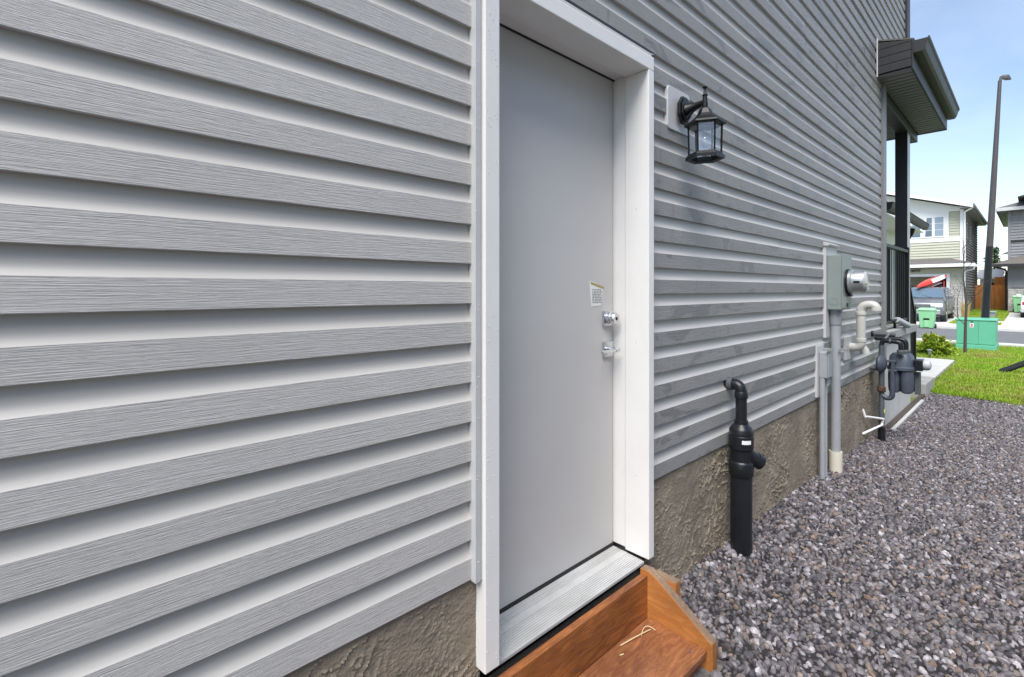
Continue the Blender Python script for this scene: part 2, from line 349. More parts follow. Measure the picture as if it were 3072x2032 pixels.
stones = []
for k in range(14):
    rs = random.Random(k); bm = bmesh.new(); bmesh.ops.create_icosphere(bm, subdivisions=2, radius=1)
    off = Vector((k * 3.1, k * 1.7, 0)); sx, sy, sz = rs.uniform(.8, 1.3), rs.uniform(.75, 1.0), rs.uniform(.5, .8)
    planes = [(Vector((rs.uniform(-1, 1), rs.uniform(-1, 1), rs.uniform(-1, 1))).normalized(), rs.uniform(.55, .85)) for _ in range(7)]
    for v in bm.verts:
        p = v.co * (1 + .22 * noise.noise(v.co * 1.3 + off))
        for n_, d_ in planes:
            q = p.dot(n_)
            if q > d_: p -= n_ * (q - d_) * .9
        v.co = Vector((p.x * sx, p.y * sy, p.z * sz))
    for f in bm.faces: f.smooth = True
    me = bpy.data.meshes.new('stone'); bm.to_mesh(me); bm.free(); me.materials.append(MATS['gravel_stone'])
    try: me.set_sharp_from_angle(angle=R(34))
    except Exception: pass
    stones.append(bpy.data.objects.new('stone', me))
stone_coll = hidden_collection('stone_shapes', stones)
def gravel(name, x0, x1, y0, y1, dist, dens, smin, smax, seed, label, edge=None):
    o = sheet(name, x0, x1, y0, y1, .0, 'soil', .06, .05, .012)
    if edge:
        for v in o.data.vertices: edge(v)
    bm = bmesh.new(); bm.from_mesh(o.data)
    bmesh.ops.delete(bm, geom=[f for f in bm.faces if .72 < f.calc_center_median().x < 1.80 and -.33 < f.calc_center_median().y < .05], context='FACES'); bm.to_mesh(o.data); bm.free()
    scatter(o, stone_coll, dist, dens, smin, smax, seed, True)
    return tag(o, label, 'gravel', kind='stuff')
def lawn_edge(v):
    if v.co.x > 9.2: v.co.x += .16 * math.sin(v.co.y * 1.7 + .4) + .05 * noise.noise((0, v.co.y * 3, 0)) + .05
gravel('gravel', -.6, 9.5, -1.75, .01, .0150, 6500, .0098, .0208, 3, 'bed of grey and brown pebbles along the house wall', lawn_edge)
gravel('gravel', -.6, 9.5, -3.2, -1.75, .0185, 4200, .0110, .0232, 5, 'far strip of grey pebbles away from the house wall', lawn_edge)

tufts = []
for k in range(6):
    rs = random.Random(50 + k); b = MB()
    for _ in range(11):
        a = rs.uniform(0, 6.28); r0 = rs.uniform(0, .028); h = rs.uniform(.026, .062); w = rs.uniform(.0022, .004); lean = rs.uniform(.1, .7); da = rs.uniform(-.7, .7)
        bx, by = r0 * math.cos(a), r0 * math.sin(a); dx, dy = math.cos(a + da) * lean * h, math.sin(a + da) * lean * h; px, py = -math.sin(a) * w, math.cos(a) * w
        b.add([(bx - px, by - py, 0), (bx + px, by + py, 0), (bx + px * .7 + dx * .5, by + py * .7 + dy * .5, h * .65), (bx - px * .7 + dx * .5, by - py * .7 + dy * .5, h * .65), (bx + dx, by + dy, h)],
              [(0, 1, 2, 3), (3, 2, 4)])
    me = bpy.data.meshes.new('tuft'); me.from_pydata(b.v, [], b.f); me.materials.append(MATS['grass_blade']); tufts.append(bpy.data.objects.new('tuft', me))
tuft_coll = hidden_collection('grass_tufts', tufts)
lw = sheet('lawn', 9.42, 19.35, -4.5, 0.0, .012, 'lawn', .15, .12, .02)
for v in lw.data.vertices:
    if v.co.x < 9.9: v.co.x += (.16 * math.sin(v.co.y * 1.7 + .4) + .05 * noise.noise((0, v.co.y * 3, 0))) * (9.9 - v.co.x) / .48
scatter(lw, tuft_coll, .026, 1300, .8, 1.35, 11, False)
tag(lw, 'short green lawn with drying patches between gravel and street', 'grass', kind='stuff')
lw2 = sheet('lawn', 14.0, 19.35, 0.0, 6.0, .012, 'lawn', .3, .3, .02); scatter(lw2, tuft_coll, .05, 400, 1.0, 1.5, 12, False)
tag(lw2, 'strip of lawn in front of the garage past the walkway', 'grass', kind='stuff')
lw3 = sheet('lawn', 29.4, 43.9, -.1, 1.54, .03, 'lawn', .4, .3, .02); scatter(lw3, tuft_coll, .05, 420, 1.4, 2.2, 13, False)
tag(lw3, 'green lawn wedge between the two houses across the street', 'grass', kind='stuff')

# ------------------------------------------------------------------ house: siding
house = thing('house', 'grey lap sided house with side door and textured grey foundation', 'house', (2.5, 4, 0))
P = .1143
PROF = [(.018, .0005), (.0012, -.0012), (0.0, .0006), (0.0, .0610), (.0010, .0620), (.0038, .0658), (.0073, .0708), (.0102, .0760), (.0120, .0825), (.0128, .0920), (.0135, .1250)]
GROUPS = [((0, 1, 2), False), ((2, 3), False), ((3, 4, 5, 6, 7, 8, 9, 10), True)]
def lap(x0, x1, zb, wet, proud=0., seed=0):
    n = max(2, int((x1 - x0) / .16)); b = MB()
    def pt(x, j):
        y, z = PROF[j]; wv = .0011 * noise.noise((x * 1.3, zb * 7, seed)); wz = .0008 * noise.noise((x * .9, zb * 5, seed + 9))
        return (x, y - proud + wv * (1 if y < .01 else .3), zb + z + wz)
    for idx, smooth in GROUPS:
        k = len(idx); vs = [pt(x0 + (x1 - x0) * i / n, j) for i in range(n + 1) for j in idx]
        fs = [(i * k + j, i * k + j + 1, (i + 1) * k + j + 1, (i + 1) * k + j)[::-1] for i in range(n) for j in range(k - 1)]
        b.add(vs, fs, 0 if idx == (2, 3) else 1, smooth)
    for x_, s_ in ((x0, -1), (x1, 1)):       # cut end of the sheet
        k = len(PROF); vs = [pt(x_, j) for j in range(k)]; vs += [(p[0], p[1] + .004, p[2]) for p in vs]
        b.add(vs, [((j, j + 1, k + j + 1, k + j) if s_ < 0 else (k + j, k + j + 1, j + 1, j)) for j in range(k - 1)], 1, False)
    return b.build('siding_lap', ['siding_face_wet', 'siding_cove_highlight'] if wet else ['siding_face', 'siding_cove'], house, recalc=False, sharp=False)
ZL = 1.4 - 7.33 * P; ZR = 1.4 - 7.13 * P
NC = 50
for k in range(NC):
    zb = ZL + k * P
    lap(-2.6, .868 if zb < 2.36 else .86, zb, False, 0, 1)
seams = [3.52, 1.944, 2.83, 5.30, 2.36, 4.6, 3.1, 5.75]
for k in range(NC):
    zb = ZR + k * P; x0 = 1.822 if zb < 2.385 - .02 else .884; x1 = 6.42 if zb < 3.62 else 7.82
    pr = k // 2; sp = {1: 4.75, 2: 2.6, 3: 5.5, 4: 3.35, 5: 2.36, 6: 4.0, 7: 2.829, 8: 3.52, 9: 5.297, 10: 2.36, 11: 3.9, 12: 1.944, 13: 2.83}.get(pr, seams[pr % len(seams)])
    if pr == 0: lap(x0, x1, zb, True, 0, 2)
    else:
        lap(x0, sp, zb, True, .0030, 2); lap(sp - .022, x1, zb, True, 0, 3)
# trim pieces
t = MB().box(.866, .884, -.019, .012, ZL - .006, 2.30).box(.884, .892, -.0165, .012, ZL - .004, 2.30)
t.build('siding_channel', 'trim_grey', house, .0012)
t = MB().box(1.808, 1.826, -.017, .012, ZR - .006, 2.395); t.build('siding_channel', 'trim_grey', house, .0012)
t = MB().box(.884, 1.826, -.017, .012, 2.372, 2.392); t.build('siding_channel', 'trim_grey', house, .0012)
t = MB().prism([(.885, -.016, 2.392), (.885, -.016, 2.404), (.885, -.004, 2.41), (.885, .01, 2.41), (.885, .01, 2.392)], (.945, 0, 0)); t.build('drip_flashing', 'trim_dark', house)
MB().box(6.40, 6.535, -.022, .02, ZR - .03, 3.62).build('corner_post', 'trim_mid', house, .003)
MB().box(6.42, 6.535, .02, .14, .94, 3.62).build('corner_post', 'trim_mid', house, .003)
MB().box(7.80, 8.0, -.022, .15, 3.7, 6.24).build('corner_post', 'trim_dark', house, .003)
# wall core with the door opening
c = MB().box(-6, .90, 0.034, 8.5, .25, 6.25).box(1.815, 6.50, 0.034, 8.5, .25, 6.25).box(.90, 1.815, 0.034, 8.5, 2.34, 6.25).box(.90, 1.815, .22, 8.5, .10, 2.34).box(6.5, 7.98, 0.034, 8.5, 3.66, 6.25)
c.build('wall', 'siding_cove', house)
# roof eave out of frame
e = MB().prism([(-6.3, -.26, 6.25), (-6.3, -.26, 6.42), (-6.3, 4.2, 8.1), (-6.3, 8.9, 6.42), (-6.3, 8.9, 6.25)], (14.7, 0, 0)); e.build('roof', ['shingle'], house)

# foundation with trowelled parging, real relief
def parge(x0, x1, z0f, z1, y, step, name):
    nx = int((x1 - x0) / step); zmin = min(z0f(x0), z0f(x1)); nz = int((z1 - zmin) / step); vs = []; fs = []
    for i in range(nx + 1):
        x = x0 + (x1 - x0) * i / nx
        for j in range(nz + 1):
            z = zmin + (z1 - zmin) * j / nz
            wx_ = x + .045 * noise.noise((x * 9, 3, z * 9)) + .015 * noise.noise((x * 30, 5, z * 30)); wz_ = z + .045 * noise.noise((x * 9, 8, z * 9)) + .015 * noise.noise((x * 30, 2, z * 30))
            n1 = noise.noise((wx_ * 13 + wz_ * 9, 4.0, wz_ * 22 - wx_ * 9)); n2 = noise.noise((wx_ * 30 + wz_ * 14, 9.0, wz_ * 44 - wx_ * 17))
            msk = max(0, .35 + .9 * noise.noise((x * 2.6, 1, z * 3.2))); m2 = max(0, .3 + noise.noise((x * 5, 6, z * 5)))
            h = max(0, 1 - abs(n1) / .085) * msk * .85 + max(0, 1 - abs(n2) / .12) * m2 * .55
            big = noise.noise((x * 4, 7, z * 5)) * .004 + .0022 * noise.noise((wx_ * 16, 2, wz_ * 22))
            vs.append((x, y - min(.014, h * .0130) - big * 1.0, z))
    for i in range(nx):
        for j in range(nz): a = i * (nz + 1) + j; fs.append((a, a + nz + 1, a + nz + 2, a + 1))
    return MB().add(vs, fs, 0, True).build(name, 'parging', house, recalc=False)
parge(-1.2, .905, lambda x: -.05, ZL + .02, .012, .0045, 'foundation')
parge(1.80, 6.50, lambda x: -.25, ZR + .02, .012, .0055, 'foundation')
MB().box(-6, .90, .03, 8.5, -.4, .25).box(1.815, 6.5, .03, 8.5, -.5, .25).box(.90, 1.815, .10, 8.5, -.3, .0999).build('foundation_core', 'parging', house)
MB().box(.90, 1.815, .035, .0999, -.2, .215).build('foundation', 'parging', house)

# ------------------------------------------------------------------ unseen house next door, added to block low sky light
mat('pale_siding', (.50, .505, .515), .6, var=.03, vscale=2)
nh = thing('added_neighbour_house', 'unseen pale grey house added next door to block low sky light', 'house', (0, -11, 0))
NY = -7.6
MB().box(-8, 8.0, -15, NY - .03, .5, 5.8).build('wall', 'pale_siding', nh)
nb = MB(); z = .5
while z < 5.75:
    nb.add([(8.0, NY + .012, z), (-8, NY + .012, z), (-8, NY - .01, z + .115), (8.0, NY - .01, z + .115), (8.0, NY - .02, z), (-8, NY - .02, z)], [(0, 1, 2, 3), (4, 5, 1, 0)]); z += .115
o = nb.build('siding', 'pale_siding', nh, recalc=False); o['kind'] = 'stuff'
MB().box(-8, 8.0, -15, NY - .04, -.4, .4999).build('foundation', 'concrete', nh)
MB().prism([(-8.3, NY + .4, 5.76), (-8.3, NY + .4, 5.94), (-8.3, NY - 3.6, 7.6), (-8.3, NY - 7.6, 5.94), (-8.3, NY - 7.6, 5.76)], (16.6, 0, 0)).build('roof', 'shingle', nh)
# ------------------------------------------------------------------ door set
DZ0, DZ1 = .292, 2.318
door = MB().box(.955, 1.7685, .150, .195, DZ0, DZ1).build('door', 'door_paint', house, .002)
f = MB().box(.893, .949, -.030, .085, .286, 2.312); f.build('door_casing', 'trim_white', house, .003)
f = MB().box(1.766, 1.8075, -.030, .085, .288, 2.312); f.build('door_casing', 'trim_white', house, .003)
f = MB().box(.893, 1.8075, -.030, .085, 2.3125, 2.371); f.build('door_casing', 'trim_white', house, .003)
f = MB().box(1.776, 1.8070, .0855, .215, .292, 2.326); f.build('door_jamb', 'trim_white', house, .002)
f = MB().box(.905, .952, .0855, .215, .292, 2.326); f.build('door_jamb', 'trim_white', house, .002)
f = MB().box(.9525, 1.7755, .0855, .215, 2.3225, 2.345); f.build('door_jamb', 'trim_white', house, .002)
MB().box(.9525, 1.7755, .1445, .149, 2.3165, 2.322).box(1.769, 1.7755, .156, .19, .292, 2.316).build('weather_strip', 'rubber', house)
MB().box(.953, 1.7755, .146, .19, .276, .2915).build('door_sweep', 'rubber', house)
s = MB(); ys_ = []; zt = .281
prof = [(.145, .262), (.145, zt)]
yy = .135
for i in range(15):
    y0 = .128 - i * .0088; z = zt - .0003 * i
    if i in (3, 4, 5): prof += [(y0, z), (y0 - .0088, z - .0003)]
    else: prof += [(y0, z), (y0 - .0045, z), (y0 - .0050, z - .0027), (y0 - .0084, z - .0028)]
prof += [(-.006, .2755), (-.008, .273), (-.008, .264), (-.004, .262)]
s.prism([(.9495, y, z) for y, z in prof], (.816, 0, 0)); s.build('door_sill', 'aluminium_sill', house)
MB().box(.905, 1.80, .03, .144, .215, .2615).build('sill_support', 'rubber', house)
# hardware
def sub(mb, name, m, par, bevel=0., label=None): return mb.build(name, m, par, bevel, label=label)
WORLD[door.name] = Vector((0, 0, 0))
bx, bz = 1.722, 1.279
d = MB().box(bx - .033, bx + .033, .138, .150, bz - .033, bz + .033); sub(d, 'deadbolt', 'chrome', door, .003)
d = MB().lathe([(.026, 0), (.026, .016), (.0235, .019), (.026, .022), (.026, .033), (.021, .040), (.012, .0405)], (bx, .138, bz), (0, -1, 0), 20); sub(d, 'deadbolt_cylinder', 'chrome', door)
d = MB().box(bx - .0016, bx + .0016, .0965, .0975, bz - .007, bz + .007).lathe([(.008, 0), (.008, .0012)], (bx, .0982, bz), (0, -1, 0), 12); sub(d, 'keyhole', 'black_metal', door)
bz = 1.146
d = MB().box(bx - .033, bx + .033, .138, .150, bz - .033, bz + .033); sub(d, 'handle_rose', 'chrome', door, .003)
d = MB().tube([(bx, .138, bz), (bx, .098, bz)], .010, 12).box(bx - .115 + .105, bx + .014, .088, .104, bz - .007, bz + .007).box(bx - .105, bx + .012, .090, .100, bz - .006, bz + .006); sub(d, 'lever_handle', 'chrome', door, .002)
# half torn notice
sx, sz = 1.60, 1.335
d = MB().prism([(sx + .018, .1488, sz - .004), (sx + .082, .1488, sz), (sx + .094, .1488, sz + .06), (sx + .10, .1488, sz + .077), (sx + .035, .1488, sz + .098), (sx + .004, .1488, sz + .102)], (0, .0012, 0)); sub(d, 'notice_sticker', 'paper', door)
d = MB()
rs = random.Random(4)
for i in range(9):
    z = sz + .012 + i * .0068; x = sx + .022
    while x < sx + .084:
        w = rs.uniform(.004, .014); d.box(x, min(x + w, sx + .087), .1480, .1486, z, z + .0026); x += w + rs.uniform(.002, .006)
sub(d, 'notice_print', 'paper_ink', door)
d = MB().prism([(sx + .012, .1478, sz + .092), (sx + .05, .1478, sz + .082), (sx + .1, .1478, sz + .070), (sx + .103, .1478, sz + .079), (sx + .045, .1478, sz + .093), (sx + .010, .1478, sz + .1)], (0, .0008, 0)); sub(d, 'torn_edge', 'paper_gold', door)
for nz in (.62, 1.18, 1.74): MB().lathe([(.0028, 0), (.0022, .0008)], (1.7659, .03, nz), (-1, 0, 0), 8).build('nail_head', 'trim_grey', house)
# rain drops on casing and door
d = MB(); rs = random.Random(21)
def drop(x, y, z, r, nrm):
    d.lathe([(r, 0), (r * .8, r * .5), (r * .3, r * .75)], (x, y, z), nrm, 6)
for _ in range(130):
    drop(rs.uniform(.899, .945), -.0302, rs.uniform(.3, 2.3), rs.choice([.0009, .0011,   .0013, .0018]) , (0, -1, 0))
for _ in range(60): drop(rs.uniform(.868, .882), -.0192, rs.uniform(.58, 2.28), rs.choice([.0009, .0013, .0019]), (0, -1, 0))
for _ in range(45): drop(rs.uniform(1.768, 1.805), -.0302, rs.uniform(.5, 2.2), rs.choice([.0009, .0013, .002]), (0, -1, 0))
for _ in range(60): drop(rs.uniform(1.2, 1.76), .1498, rs.uniform(.3, 1.25), rs.choice([.0008, .0011, .0016]), (0, -1, 0))
o = d.build('water_drops', 'water_drop', house); o['kind'] = 'stuff'

# ------------------------------------------------------------------ porch (parts of the house)
MB().box(6.50, 8.42, -.03, 3.2, .845, .945).build('porch_slab', 'concrete', house, .008)
MB().box(6.515, 8.20, .003, 3.2, -.5, .8445).build('porch_wall', 'concrete_pale', house)
MB().box(6.53, 9.1, -.055, .0, zg(7, 0) - .12, zg(7, 0) + .03).build('edging_board', 'bark', house, .004)
MB().box(6.53, 8.6, -.09, -.0555, zg(7, 0) - .12, zg(7, 0) + .02).build('edging_strip', 'concrete_pale', house, .004)
MB().box(8.4205, 8.6, .18, 1.6, -.4, .70).box(8.6005, 8.9, .18, 1.6, -.4, .45).box(8.9005, 9.2, .18, 1.6, -.4, .2).build('porch_stairs', 'concrete', house, .008)
MB().box(9.0, 9.85, -.06, .5, -.35, .06).build('landing_step', 'concrete', house, .008)
post = MB().box(8.20, 8.34, .035, .165, .9455, 3.60).build('porch_post', 'pole_dark', house, .006)
MB().box(8.19, 8.365, .029, .0335, .9455, 3.60).box(8.3415, 8.3655, .0340, .165, .9455, 3.60).build('post_flashing', 'trim_grey', house)
MB().box(6.54, 8.86, .012, .14, 3.49, 3.604).build('porch_beam', 'trim_dark', house, .004)
proof = MB().prism([(6.17, -.001, 3.975), (6.17, -.30, 3.885), (6.17, -.30, 3.90), (6.17, -.001, 3.99)], (2.75, 0, 0)).prism([(8.0, -.0005, 3.975), (8.92, -.0005, 3.975), (8.92, 2.5, 4.6), (8.0, 2.5, 4.6)], (0, 0, .015)).build('porch_roof', 'shingle', house)
x = 6.19; k = 0
while x < 8.86:
    MB().box(x, x + .084, -.276, .010, 3.604, 3.625).build('soffit_board', 'soffit_grey', proof, .004)
    if x > 6.50: MB().box(x, x + .084, .165, 1.5, 3.606, 3.622).build('soffit_board', 'soffit_grey', proof, .004)
    x += .104; k += 1
MB().box(6.19, 8.86, -.27, 2.4, 3.6255, 3.64).build('soffit_backing', 'rubber', proof)  # near-black, so the shade in the board gaps is painted on
for k in range(4):
    z0 = 3.627 + k * .083
    MB().prism([(6.165, -.004, z0), (6.165, -.279, z0), (6.165, -.279, min(z0 + .079, 3.885)), (6.165, -.004, min(z0 + .079, 3.972))], (.02, 0, 0)).build('end_board', 'trim_dark', proof, .003)
MB().box(6.178, 6.187, -.279, -.004, 3.627, 3.88).build('end_backing', 'black_metal', proof)
MB().box(6.155, 6.172, -.012, -.001, 3.60, 4.0).build('end_channel', 'trim_grey', proof, .002)
MB().box(6.16, 8.90, -.296, -.280, 3.597, 3.884).build('fascia', 'trim_dark', proof, .003)
MB().box(8.862, 8.90, -.2795, 2.4, 3.597, 3.884).build('fascia', 'trim_dark', proof, .003)
gp = [(-.2965, 3.745), (-.365, 3.745), (-.385, 3.765), (-.398, 3.80), (-.405, 3.835), (-.418, 3.85), (-.418, 3.872), (-.410, 3.872), (-.405, 3.86), (-.2965, 3.865)]
MB().prism([(6.15, y, z) for y, z in gp], (2.80, 0, 0)).build('gutter', 'trim_dark', proof)
MB().box(6.15, 8.95, -.4195, -.4105, 3.8725, 3.878).build('gutter_highlight', 'trim_grey', proof)  # pale strip: bright highlight along the gutter edge put into the colour

# railings
rl = thing('porch_railing', 'black metal baluster railing along the side of the porch', 'railing', (7.3, .03, .945))
MB().box(6.54, 8.06, .005, .055, 1.885, 1.925).build('top_rail', 'black_metal', rl, .006)
MB().box(6.54, 8.06, .012, .048, 1.01, 1.045).build('bottom_rail', 'black_metal', rl, .005)
for i in range(11):
    x = 6.62 + i * .13
    MB().box(x, x + .012, .025, .035, 1.0455, 1.8845).build('baluster', 'black_metal', rl)
MB().box(8.06, 8.12, .0, .06, .946, 1.96).build('newel', 'black_metal', rl, .004)
MB().box(6.58, 6.63, .02, .04, .9455, 1.0095).box(7.3, 7.35, .02, .04, .9455, 1.0095).build('foot', 'black_metal', rl)
rl2 = thing('stair_railing', 'black stair handrail sloping down beyond the porch post', 'railing', (8.7, .13, .5))
def slopebar(x0, z0, x1, z1, y, w, h): return MB().prism([(x0, y, z0), (x1, y, z1), (x1, y, z1 + h), (x0, y, z0 + h)], (0, w, 0))
slopebar(8.56, 1.80, 9.35, 1.05, .10, .045, .05).build('top_rail', 'black_metal', rl2, .004)
slopebar(8.56, .95, 9.35, .22, .105, .035, .04).build('bottom_rail', 'black_metal', rl2, .004)
for i in range(8):
    x = 8.60 + i * .1; t_ = (x - 8.56) / .79
    MB().box(x, x + .018, .114, .132, .97 - .73 * t_, 1.81 - .75 * t_).build('baluster', 'black_metal', rl2)
MB().box(9.35, 9.41, .095, .155, -.14, 1.16).build('newel', 'black_metal', rl2, .004)
rb = thing('ribbed_brush', 'small ribbed grey cylinder tilted over the edge of the porch ledge', 'brush', (7.4, -.02, .95))
MB().tube([(7.02, .02, 1.05), (7.17, -.01, 1.055)], .014, 10).build('handle', 'ribbed_dark', rb)
p0 = Vector((7.15, -.012, 1.055)); p1 = Vector((7.60, -.055, .965)); dv = (p1 - p0)
pts = [p0 + dv * (i / 20) for i in range(21)]
MB().tube(pts, [.028 + (.010 if (i // 2) % 2 else .0) for i in range(21)], 14).build('head', 'ribbed_grey', rb)
for i in range(5): q = p0 + dv * (.14 + i * .18); MB().tube([q, q + dv * .05], .0315, 14).build('groove', 'ribbed_dark', rb)

# garage wing behind the porch
gw = thing('garage_wing', 'grey garage wing with white soffit seen behind the porch post', 'garage', (11.7, 3, -.1))
MB().box(9.6, 13.3, .95, 6, -.3, 2.62).build('wall', 'white_paint', gw)
gr = MB().prism([(9.6, .5, 2.80), (13.45, .5, 2.80), (13.45, 3.4, 4.3), (9.3, 3.4, 4.3)], (0, 0, .03)).build('roof', 'shingle', gw)
MB().prism([(9.56, .49, 2.80), (9.3, 3.4, 4.3), (9.3, 3.4, 4.38), (9.56, .49, 2.95)], (.04, 0, 0)).build('barge_board', 'trim_dark', gw)
MB().prism([(9.6, y, z) for y, z in [(.498, 2.68), (.45, 2.68), (.42, 2.72), (.41, 2.78), (.40, 2.80), (.498, 2.80)]], (3.9, 0, 0)).build('gutter', 'trim_dark', gw)
MB().box(9.6, 13.4, .5, .95, 2.62, 2.64).build('soffit', 'white_paint', gw)
MB().tube(bend((12.3, .52, 2.62), (12.3, .55, 2.35), (12.4, .92, 2.25)) + [Vector((12.4, .92, -.1))], .04, 8).build('downspout', 'black_metal', gw)

# ------------------------------------------------------------------ wall lantern
ln = thing('wall_lantern', 'black six sided coach lantern with clear glass on a white block', 'lamp', (2.06, -.02, 2.2))
mb = MB(); b0 = (1.955, 2.155, 2.118, 2.310)
def rrect(x0, x1, z0, z1, y, r, n=5):
    pts = []
    for cx, cz, a0 in ((x1 - r, z1 - r, 0), (x0 + r, z1 - r, 90), (x0 + r, z0 + r, 180), (x1 - r, z0 + r, 270)):
        for i in range(n + 1): a = R(a0 + 90 * i / n); pts.append((cx + r * math.cos(a), y, cz + r * math.sin(a)))
    return pts
mb.prism(rrect(*b0, -.010, .018), (0, .02, 0)).build('mounting_block', 'trim_grey', ln, .003)
pl = MB()
def oct_(rx, rz, y): return [(2.06 + rx * math.cos(R(22.5 + 45 * i)), y, 2.212 + rz * math.sin(R(22.5 + 45 * i))) for i in range(8)]
pl.prism(oct_(.052, .066, -.037), (0, .015, 0)).prism(oct_(.042, .055, -.046), (0, .0085, 0)); pl.build('backplate', 'black_metal', ln, .003)
LX, LY = 2.06, -.128
arm = bend((LX, -.046, 2.212), (LX, -.085, 2.222), (LX, LY, 2.225), 7)
MB().tube(arm, [.030, .024, .019, .0155, .0135, .0125, .012, .012], 10).build('arm', 'black_metal', ln)
MB().tube(bend((LX, -.044, 2.175), (LX, -.07, 2.205), (LX, -.11, 2.213), 6), [.012, .010, .008, .007, .006, .006, .006], 8).build('arm_brace', 'black_metal', ln)
MB().lathe([(.012, 2.19), (.0125, 2.21), (.010, 2.235), (.0095, 2.25), (.013, 2.253), (.009, 2.258), (.005, 2.27), (.0045, 2.281), (.010, 2.287), (.011, 2.290), (.004, 2.293)], (LX, LY, 0), n=12).build('finial', 'black_metal', ln)
PH = R(30)
MB().lathe([(.016, 2.196), (.022, 2.194), (.030, 2.178), (.034, 2.170), (.036, 2.168), (.046, 2.157), (.052, 2.152), (.086, 2.130), (.088, 2.122), (.078, 2.119), (.060, 2.121)], (LX, LY, 0), n=6, smooth=False, phase=PH).build('lantern_roof', 'black_metal', ln, .0015)
def hexp(r, z, k): a = PH + math.pi / 3 * k; return Vector((LX - r * math.cos(a) * 0 + r * math.sin(a) * 1, LY + r * math.cos(a), z))
def hx(r, z, k):
    # same vertex order as lathe with axis z: a = z x X-up
    ax = Vector((0, 0, 1)); a = ax.cross(Vector((1, 0, 0))).normalized(); b = ax.cross(a); t = PH + math.pi / 3 * k
    return Vector((LX, LY, z)) + (a * math.cos(t) + b * math.sin(t)) * r
for k in range(6):
    p, q = hx(.069, 2.121, k), hx(.066, 1.992, k)
    MB().tube([p, q], .0042, 6, smooth=False).build('cage_bar', 'black_metal', ln)
    a1, a2, b2, b1 = hx(.067, 2.120, k), hx(.067, 2.120, k + 1), hx(.064, 1.994, k + 1), hx(.064, 1.994, k)
    MB().add([a1, a2, b2, b1], [(0, 1, 2, 3)]).build('glass_pane', 'lantern_glass', ln, recalc=False)
    c1, c2, c3, c4 = hx(.069, 1.998, k), hx(.069, 1.998, k + 1), hx(.081, 1.984, k + 1), hx(.081, 1.984, k)
    e1, e2, e3, e4 = hx(.060, 1.998, k), hx(.060, 1.998, k + 1), hx(.062, 1.976, k + 1), hx(.062, 1.976, k)
    d1, d2 = hx(.081, 1.972, k), hx(.081, 1.972, k + 1)
    MB().add([c1, c2, c3, c4, e1, e2, e3, e4, d1, d2], [(0, 1, 2, 3), (0, 4, 5, 1), (3, 2, 9, 8), (8, 9, 6, 7), (4, 7, 6, 5)]).build('base_ring', 'black_metal', ln)
MB().lathe([(.012, 2.118), (.012, 2.09), (.010, 2.088), (.016, 2.075), (.022, 2.055), (.021, 2.04), (.012, 2.026), (.002, 2.022)], (LX, LY, 0), n=14).build('bulb', 'lantern_glass', ln)

# ------------------------------------------------------------------ black standpipe
sp = thing('drain_standpipe', 'black plastic standpipe with angled cleanout rising from gravel beside the door', 'pipe', (2.59, -.068, .05))
X0, Y0 = 2.59, -.07
MB().lathe([(.053, -.25), (.053, .445)], (X0, Y0, 0), n=28).build('lower_pipe', 'black_abs', sp)
MB().lathe([(.058, .44), (.061, .445), (.061, .505), (.058, .51), (.054, .515), (.054, .575), (.060, .58), (.060, .645), (.055, .65)], (X0, Y0, 0), n=28).build('wye_fitting', 'black_abs', sp)
MB().lathe([(.0585, .651), (.0585, .672), (.052, .685), (.034, .705), (.034, .722), (.030, .724)], (X0, Y0, 0), n=28).build('reducer', 'black_abs', sp)
wd = Vector((.60, -.62, -.55)).normalized(); q0 = Vector((X0, Y0, .565)); 
MB().tube([q0 + wd * .02, q0 + wd * .095], .034, 20).build('cleanout_branch', 'black_abs', sp)
MB().tube([q0 + wd * .088, q0 + wd * .12], .0375, 20).build('cleanout_cap', 'black_abs', sp)
MB().lathe([(.0275, .72), (.0275, .845)], (X0, Y0, 0), n=20).build('upper_pipe', 'black_abs', sp)
MB().lathe([(.0315, .838), (.0325, .842), (.0325, .868), (.030, .872)], (X0, Y0, 0), n=20).build('collar', 'black_abs', sp)
MB().tube(bend((X0, Y0, .868), (X0, Y0, .905), (X0, -.03, .905), 7) + [Vector((X0, .02, .905))], .029, 18).build('elbow', 'black_abs', sp)
MB().tube([(X0, -.028, .905), (X0, -.004, .905)], .0335, 18).build('wall_collar', 'iron_grey', sp)
lb = MB(); 
for i in range(5):
    a0, a1 = R(205 + i * 9), R(214 + i * 9); r = .0605
    lb.add([(X0 + r * math.cos(a0), Y0 + r * math.sin(a0), .612), (X0 + r * math.cos(a1), Y0 + r * math.sin(a1), .612), (X0 + r * math.cos(a1), Y0 + r * math.sin(a1), .632), (X0 + r * math.cos(a0), Y0 + r * math.sin(a0), .632)], [(0, 1, 2, 3)])
lb.build('white_label', 'white_paint', sp, recalc=False)

